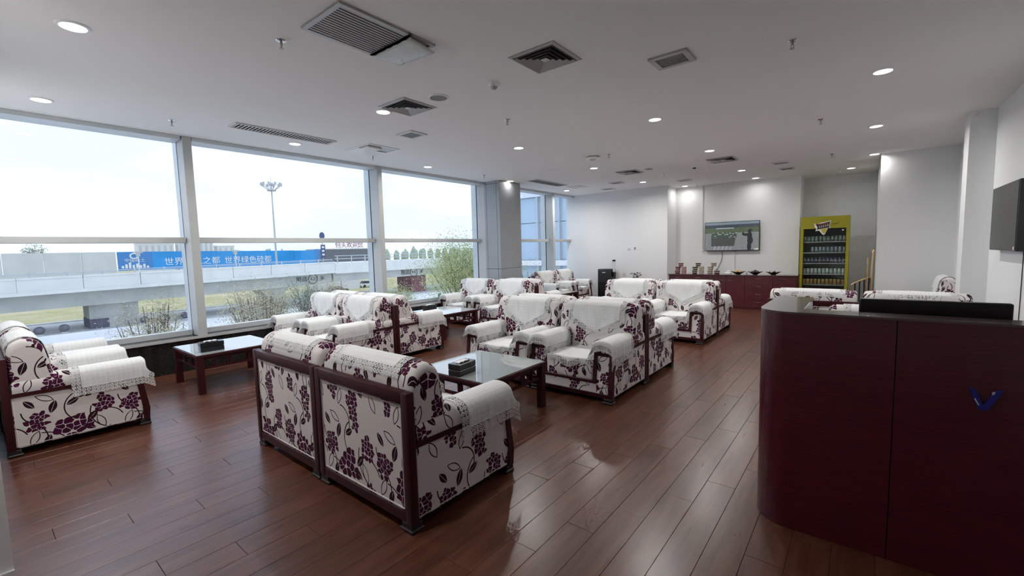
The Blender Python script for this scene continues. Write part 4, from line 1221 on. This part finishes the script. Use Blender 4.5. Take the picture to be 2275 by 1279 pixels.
def pier(parent, y, x0, x1, hw, ztop, wrap, mat=CONCD, flare=1.5):
    b = NB(); prism(b, [(y - hw, GZ), (y + hw, GZ), (y + hw, ztop - 1.1), (y + hw * flare, ztop), (y - hw * flare, ztop), (y - hw, ztop - 1.1)], x0, x1, 'x'); p = obj('pier', b, mat, parent)
    if wrap: boxo('pier_wrap', (x0 - .05, x1 + .05, y - hw - .05, y + hw * .1, GZ, GZ + 1.15), wrap, p)
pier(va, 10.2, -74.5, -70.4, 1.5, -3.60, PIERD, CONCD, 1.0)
pier(va, 12.6, -74.5, -72.0, .9, -3.60, None, CONC, 1.0)  # paler concrete puts the pier's lit right side into the colour
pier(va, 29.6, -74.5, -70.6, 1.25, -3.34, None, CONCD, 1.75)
boxo('pier_wrap', (-74.55, -70.5, 28.0, 31.2, GZ, GZ + .9), PIERD, va)
vb = thing('viaduct', 'railed bridge deck with stencilled height limit on the right', 'bridge', (0, 0, 0))
b = NB(); bx(b, -79, -68.4, 38.5, 120, -1.70, .05); obj('deck_fascia', b, CONC, vb)
b = NB(); bx(b, -78.5, -69.2, 38.5, 120, -3.05, -1.70); obj('girder', b, CONCD, vb)
for k in range(26):
    y = 39 + 2.6 * k; boxo('rail_post', (-68.6, -68.45, y - .06, y + .06, .05, 1.3), STEELG, vb)
for z in (1.25, .75): 
    b = NB(); tube(b, [(-68.5, 38.5, z), (-68.5, 118, z)], .07, 6); obj('hand_rail', b, STEELG, vb)
pier(vb, 57.5, -75, -70.5, 1.9, -3.05, None, PIERR, 1.0)
def wall_text(name, txt, size, x, y, z, mat, parent, ext=.02):
    o = text_mesh(name, txt, size, mat, parent, ext); o.rotation_euler = (PI / 2, 0, PI / 2); o.location = (x, y, z); return o
wall_text('height_limit_lettering', '限高', 1.05, -69.17, 53.3, -2.35, TXTD, vb); wall_text('height_limit_lettering', '米', 1.05, -69.17, 57.2, -2.35, TXTD, vb)
wall_text('height_limit_number', '4.5', .8, -69.17, 55.3, -2.38, TXTD, vb)
b = NB(); tube(b, [(-69.16, 55.3 + .85 * math.cos(a * PI / 10), -2.38 + .85 * math.sin(a * PI / 10)) for a in range(21)], .07, 5, cap=False); obj('height_limit_ring', b, TXTD, vb)
wall_text('height_limit_lettering', '限高', .9, -69.27, 33.2, -2.35, TXTD, va); wall_text('height_limit_number', '4.5', .7, -69.27, 35.0, -2.35, TXTD, va); wall_text('height_limit_lettering', '米', .9, -69.27, 36.6, -2.35, TXTD, va)
b = NB(); tube(b, [(-69.26, 35.0 + .75 * math.cos(a * PI / 10), -2.35 + .75 * math.sin(a * PI / 10)) for a in range(21)], .06, 5, cap=False); obj('height_limit_ring', b, TXTD, va)
# far wall and billboard
fwall = thing('far_boundary_wall', 'grey concrete boundary wall of tall panels beyond the viaduct', 'wall', (0, 0, 0))
for k in range(24):
    boxo('panel', (-140.6, -140 - .04 * (k % 2), 23 - 6 * (k + 1) + .05, 23 - 6 * k - .05, GZ, 3.42), WALLC, fwall)
bb = thing('billboard', 'long blue roadside billboard with white Chinese lettering', 'billboard', (0, 0, 0))
boxo('deep_blue_panel', (-140.2, -139.8, 23.2, 29.6, -1.2, 3.40), BILLD, bb)
for k in range(6): boxo('blue_panel', (-140.2, -139.75, 29.7 + 7.1 * k, 29.7 + 7.1 * (k + 1) - .06, -1.2, 3.38 - .07 * k), BILLB, bb)
WLET = simple('white_letters', (.80, .83, .85), .6)
wall_text('lettering', '世界稀土之都', 2.1, -139.70, 38.4, .62, WLET, bb); wall_text('lettering', '世界绿色硅都', 2.1, -139.70, 52.0, .55, WLET, bb)
b = NB(); tube(b, [(-139.75, 26.3 + .75 * math.cos(a * PI / 8), 2.35 + .6 * math.sin(a * PI / 8)) for a in range(17)], .16, 5, cap=False); obj('round_emblem', b, WLET, bb)
wall_text('emblem_caption', '中国稀土', 1.0, -139.75, 26.4, 1.25, WLET, bb)
b = NB()
for k, hh in enumerate((.5, .9, 1.3, .7, 1.0, .6, .9, .4)): bx(b, -139.8, -139.7, 23.8 + .68 * k, 24.25 + .68 * k, -.6, -.5 + hh)
obj('skyline_print', b, WLET, bb)
# welcome letters over a dark low building
lb = thing('low_building', 'dark low building carrying red Chinese letters on its roof', 'building', (0, 0, 0))
boxo('block', (-158, -150, 78, 101, GZ, 3.3), CARD, lb); boxo('roof_edge', (-158.2, -149.8, 77.8, 101.2, 3.3, 3.6), STEELG, lb)
wall_text('roof_letters', '包头欢迎您', 2.3, -150, 90.5, 4.75, REDL, lb, .1)
b = NB(); 
for k in range(6): tube(b, [(-150.2, 84.5 + 2.4 * k, 3.6), (-150.2, 84.5 + 2.4 * k, 4.1)], .08, 5)
obj('letter_supports', b, STEELG, lb)
for k, (y0, y1, zt, lab) in enumerate(((58, 74, 9.5, 'leftmost pale apartment block on the horizon'), (76, 93, 11.5, 'middle pale apartment block on the horizon'), (95, 104, 8.0, 'rightmost pale apartment block on the horizon'))):
    PALE = MATS.get('pale_block') or simple('pale_block', (.72, .72, .72), .8); PALW = MATS.get('pale_window') or simple('pale_window', (.52, .55, .58), .5)
    t = thing('apartment_block', lab, 'building', (-300, (y0 + y1) / 2, GZ)); hh = (y1 - y0) / 2
    boxo('walls', (-6, 0, -hh, hh, 0, zt - GZ), PALE, t)
    n_ = int(hh * 2 / 2.4)
    for q in range(n_):
        yy = -hh + (q + .5) * 2 * hh / n_
        boxo('window_strip', (0, .15, yy - .55, yy + .55, 6, zt - GZ - .8), PALW, t)
    boxo('roof', (-6.2, .2, -hh - .2, hh + .2, zt - GZ, zt - GZ + .5), PALE, t)
# floodlight mast
ms = thing('floodlight_mast', 'tall grey floodlight mast rising over the billboard', 'mast', (-110, 47.0, GZ))
b = NB(); tube(b, [(0, 0, 0), (0, 0, 12), (0, 0, 23.8)], [.27, .21, .14], 12); obj('pole', b, STEELG, ms, smooth=True)
b = NB(); lathe(b, [(.9, 23.3), (1.0, 23.4), (1.0, 23.6), (.3, 23.7)], seg=16); lathe(b, [(.5, 24.6), (.55, 24.9), (.3, 25.3)], seg=12); tube(b, [(0, 0, 23.7), (0, 0, 25.2)], .15, 8); tube(b, [(0, 0, 25.0), (0, 0, 27.0)], .04, 5); obj('head_ring', b, STEELG, ms)
for k in range(10):
    a = 2 * PI * k / 10; c_, s_ = math.cos(a), math.sin(a)
    b = NB(); tube(b, [(.6 * c_, .6 * s_, 23.5), (1.6 * c_, 1.6 * s_, 24.2), (2.1 * c_, 2.1 * s_, 25.0)], .07, 5)
    bx(b, 1.95, 2.3, -.22, .22, 24.5, 25.2, rot=Matrix.Rotation(a, 4, 'Z') @ Matrix.Identity(4)); obj('floodlight', b, STEELG, ms)
sg = thing('direction_sign', 'dark blue direction sign on a thin pole', 'sign', (-110, 58.7, GZ))
b = NB(); tube(b, [(0, 0, 0), (0, 0, 12)], .10, 8); obj('pole', b, STEELG, sg)
b = NB(); prism(b, [(.72 * math.cos(k * PI / 8), 12.9 + .95 * math.sin(k * PI / 8)) for k in range(16)], -.05, .05, 'x'); obj('round_board', b, DKB, sg)
boxo('board', (.1, .2, -.6, .6, 7.2, 10.6), DKB, sg)
for k in range(3): boxo('sign_mark', (.2, .23, -.32, .32, 7.8 + .95 * k, 8.3 + .95 * k), WLET, sg)
boxo('lower_board', (.1, .2, -2.3, -.9, 6.3, 9.4), BILLD, sg)
for k, (y, lab) in enumerate(((22.3, 'slim lamp post before the concrete wall at left'), (40.0, 'slim lamp post in front of the blue billboard'))):
    t = thing('lamp_post', lab, 'lamp post', (-115, y, GZ))
    b = NB(); tube(b, [(0, 0, 0), (0, 0, 9.4)], .09, 8); obj('pole', b, WHITE, t)
    b = NB(); bx(b, -.2, .2, -.75, .75, 9.3, 9.6); bx(b, -.3, .3, -.3, .3, 8.6, 9.3); obj('lamp_head', b, STEELG, t)
# stone balls
for k, (y, x) in enumerate(((4.55, -69.6), (6.45, -69.6), (13.5, -69.4), (15.6, -69.4), (17.6, -69.4), (23.2, -69.4))):
    t = thing('stone_ball', 'round grey stone bollard, ' + ('leftmost', 'second from left', 'third from left', 'fourth from left', 'fifth from left', 'rightmost')[k] + ' along the road', 'bollard', (x, y, GZ + .04), group='stone ball bollards')
    b = NB(); bmesh.ops.create_uvsphere(b, u_segments=14, v_segments=10, radius=.45, matrix=Matrix.Translation((0, 0, .52))); obj('ball', b, PIERD, t, smooth='all')
    b = NB(); lathe(b, [(.32, 0), (.28, .12)], seg=14); obj('plinth', b, ASPH, t)
o = boxo('low_garden_wall', (-61, -60.4, -12, 13, GZ + .03, GZ + .95), CARW, None, bev=.03); tag(o, 'low white garden wall near the left armchairs outside', 'garden wall')
# site cabin and cars
cb = thing('site_cabin', 'white site cabin with doodled wall under the bridge', 'cabin', (-92, 52, GZ))
boxo('left_wall', (-3, 0, -5.0, .9, 0, 4.7), CARW, cb); boxo('right_wall', (-3, 0, 1.0, 5.6, 0, 4.9), CARW, cb); boxo('corner_post', (-3, .05, .88, 1.02, 0, 4.9), PIERD, cb)
b = NB()
for k in range(9):
    y = -4.2 + .9 * k; bx(b, .0, .04, y, y + .12, 2.2 + .5 * (k % 3), 3.2 + .5 * (k % 3)); bx(b, 0, .04, y - .2, y + .5, 2.9 + .3 * (k % 2), 3.0 + .3 * (k % 2))
obj('wall_doodle', b, STEELG, cb)
def car(x, y, m, lab):
    t = thing('parked_car', lab, 'car', (x, y, GZ), group='parked cars outside')
    b = NB(); prism(b, [(-2.2, .35), (2.2, .35), (2.25, .75), (2.0, .95), (-2.1, .98), (-2.25, .7)], -.88, .88, 'x'); obj('body', b, m, t)
    b = NB(); prism(b, [(-1.7, .96), (1.3, .94), (.6, 1.48), (-1.1, 1.5)], -.78, .78, 'x'); obj('cabin', b, CARG, t)
    b = NB(); bx(b, -.74, .74, -1.05, .55, 1.48, 1.54, bev=.02); obj('roof', b, m, t)
    for sy in (-1.35, 1.35):
        for sx in (-.8, .8):
            b = NB(); prism(b, [(sy + .34 * math.cos(k * PI / 6), .34 + .34 * math.sin(k * PI / 6)) for k in range(12)], sx - .12, sx + .12, 'x'); obj('wheel', b, BLACKM, t)
car(-93, 60.3, CARW, 'white parked car right of the site cabin'); car(-84, 47.2, CARD, 'dark parked car in front of the site cabin'); car(-80, 40.5, CARW, 'white parked car left of the site cabin'); car(-88, 70.5, CARW, 'white parked car right of the wide mullion'); car(-86, 82, CARD, 'dark parked car behind the leafy tree')
# building wing with glass facade
wg = thing('building_wing', 'white and glass building wing seen past the pillar', 'building', (0, 0, 0))
boxo('core', (-13.4, -7.5, 17.3, 30, GZ, 9), FACADE, wg)
for (z0, z1) in ((3.95, 9.0), (.72, .98), (-6.5, -2.6)):
    boxo('facade_band', (-13.5, -7.4, 17.0, 17.3, z0, z1), FACADE, wg)
for xa in range(5):
    x0 = -13.3 + 1.2 * xa
    for (z0, z1) in ((.98, 1.9), (1.9, 2.75), (2.75, 3.95), (-.3, .72), (-1.4, -.3), (-2.6, -1.4)):
        boxo('glass_panel', (x0 + .03, x0 + 1.17, 17.2, 17.26, z0 + .02, z1 - .02), FGLASS, wg)
    boxo('facade_mullion', (x0 - .05, x0 + .05, 17.05, 17.2, -2.6, 3.95), STEELG, wg)
boxo('facade_ledge', (-13.4, -7.5, 16.8, 17.0, .74, .96), WHITE, wg)
# trees
BARK = simple('bark', (.16, .13, .11), .9, var=.2, vscale=8)
LF = [make_foliage('spring_leaves', (.38, .43, .17), (.58, .61, .32)), make_foliage('dry_leaves', (.42, .39, .25), (.62, .57, .42)), make_foliage('grey_green_leaves', (.26, .32, .22), (.44, .48, .35)), make_foliage('dark_conifer', (.08, .12, .09), (.16, .21, .15))]
def tree(name, lab, x, y, h, cz, rx, rz, lf, nb=26, nl=1800, ls=.11, group='trees outside the windows'):
    t = thing(name, lab, 'tree', (x, y, GZ), group=group)
    R_ = random.Random(int(abs(x * 13 + y * 7)))
    b = NB(); tube(b, [(0, 0, 0), (.1, .05, h * .35), (0, .1, h * .62)], [.16, .12, .07], 7)
    tips = []
    for k in range(nb):
        a = R_.uniform(0, 2 * PI); el = R_.uniform(-.25, 1.2); rr = R_.uniform(.6, 1.0)
        e = Vector((rx * rr * math.cos(a) * math.cos(el), rx * rr * math.sin(a) * math.cos(el), cz - GZ + rz * rr * math.sin(el)))
        s0 = Vector((0, .05, h * R_.uniform(.30, .60))); mid = s0.lerp(e, .5) + Vector((0, 0, .15 * rz))
        tube(b, [s0, mid, e], [.035, .02, .007], 5); tips.append((s0, mid, e))
        for q in range(3):
            f = mid.lerp(e, R_.uniform(0, .8)); tube(b, [f, f + Vector((R_.uniform(-.5, .5), R_.uniform(-.5, .5), R_.uniform(.0, .6))) * rx * .45], [.010, .004], 4)
    obj('branches', b, BARK, t)
    vs_, fs = [], []
    for k in range(nl):
        s0, mid, e = R_.choice(tips); f = mid.lerp(e, R_.uniform(0, 1.12)); sp = rx * .22
        p = f + Vector((R_.gauss(0, sp), R_.gauss(0, sp), R_.gauss(0, sp)))
        d = Vector((R_.uniform(-1, 1), R_.uniform(-1, 1), R_.uniform(-1, 1))).normalized() * ls; w_ = d.cross(Vector((R_.uniform(-1, 1), R_.uniform(-1, 1), R_.uniform(-1, 1)))).normalized() * ls * .4
        i = len(vs_); vs_ += [p - d * .5, p + w_ * .5, p + d * .5, p - w_ * .5]; fs.append((i, i + 1, i + 2, i + 3))
    me = bpy.data.meshes.new('foliage'); me.from_pydata([tuple(v) for v in vs_], [], fs); me.materials.append(lf)
    o = bpy.data.objects.new('foliage', me); COL.objects.link(o); o.parent = t; o['kind'] = 'stuff'
tree('leafy_tree', 'large pale green leafy tree just left of the pillar', -17, 16.9, 8.4, .15, 2.3, 2.1, LF[0], 70, 24000, .095)
tree('leafy_tree', 'pale green tree behind the pillar glimpsed in the far bay', -9.9, 13.6, 6.8, -.5, 1.15, 1.4, LF[0], 50, 9000, .065)
tree('dry_shrub', 'tall dry straw-coloured shrub behind the second window mullion', -15, 5.75, 7.0, -.45, 1.1, 1.1, LF[1], 80, 14000, .065)
tree('dry_shrub', 'dry shrub with sparse green twigs at the first mullion', -13.6, 2.75, 6.8, -.45, .75, 1.0, LF[1], 60, 8000, .06)
tree('leafy_tree', 'small grey green tree before the second viaduct pier', -32, 15.3, 6.8, -1.9, 1.6, 1.9, LF[2], 40, 2600, .12)
tree('leafy_tree', 'small green tree just right of the wide mullion', -34, 25.0, 5.6, -2.8, 2.1, 1.3, LF[0], 30, 2200, .14)
tree('leafy_tree', 'low bushy tree before the site cabin', -45, 24.5, 5.5, -2.6, 2.4, 1.3, LF[1], 30, 2200, .15)
tree('distant_tree', 'round green tree rising over the concrete wall at left', -160, 11.0, 11, 4.0, 2.2, 1.6, LF[2], 20, 900, .45, 'distant trees')
HAZE = make_foliage('hazy_treeline', (.34, .42, .34), (.50, .56, .46))  # haze of distance is mixed into the pale leaf colour
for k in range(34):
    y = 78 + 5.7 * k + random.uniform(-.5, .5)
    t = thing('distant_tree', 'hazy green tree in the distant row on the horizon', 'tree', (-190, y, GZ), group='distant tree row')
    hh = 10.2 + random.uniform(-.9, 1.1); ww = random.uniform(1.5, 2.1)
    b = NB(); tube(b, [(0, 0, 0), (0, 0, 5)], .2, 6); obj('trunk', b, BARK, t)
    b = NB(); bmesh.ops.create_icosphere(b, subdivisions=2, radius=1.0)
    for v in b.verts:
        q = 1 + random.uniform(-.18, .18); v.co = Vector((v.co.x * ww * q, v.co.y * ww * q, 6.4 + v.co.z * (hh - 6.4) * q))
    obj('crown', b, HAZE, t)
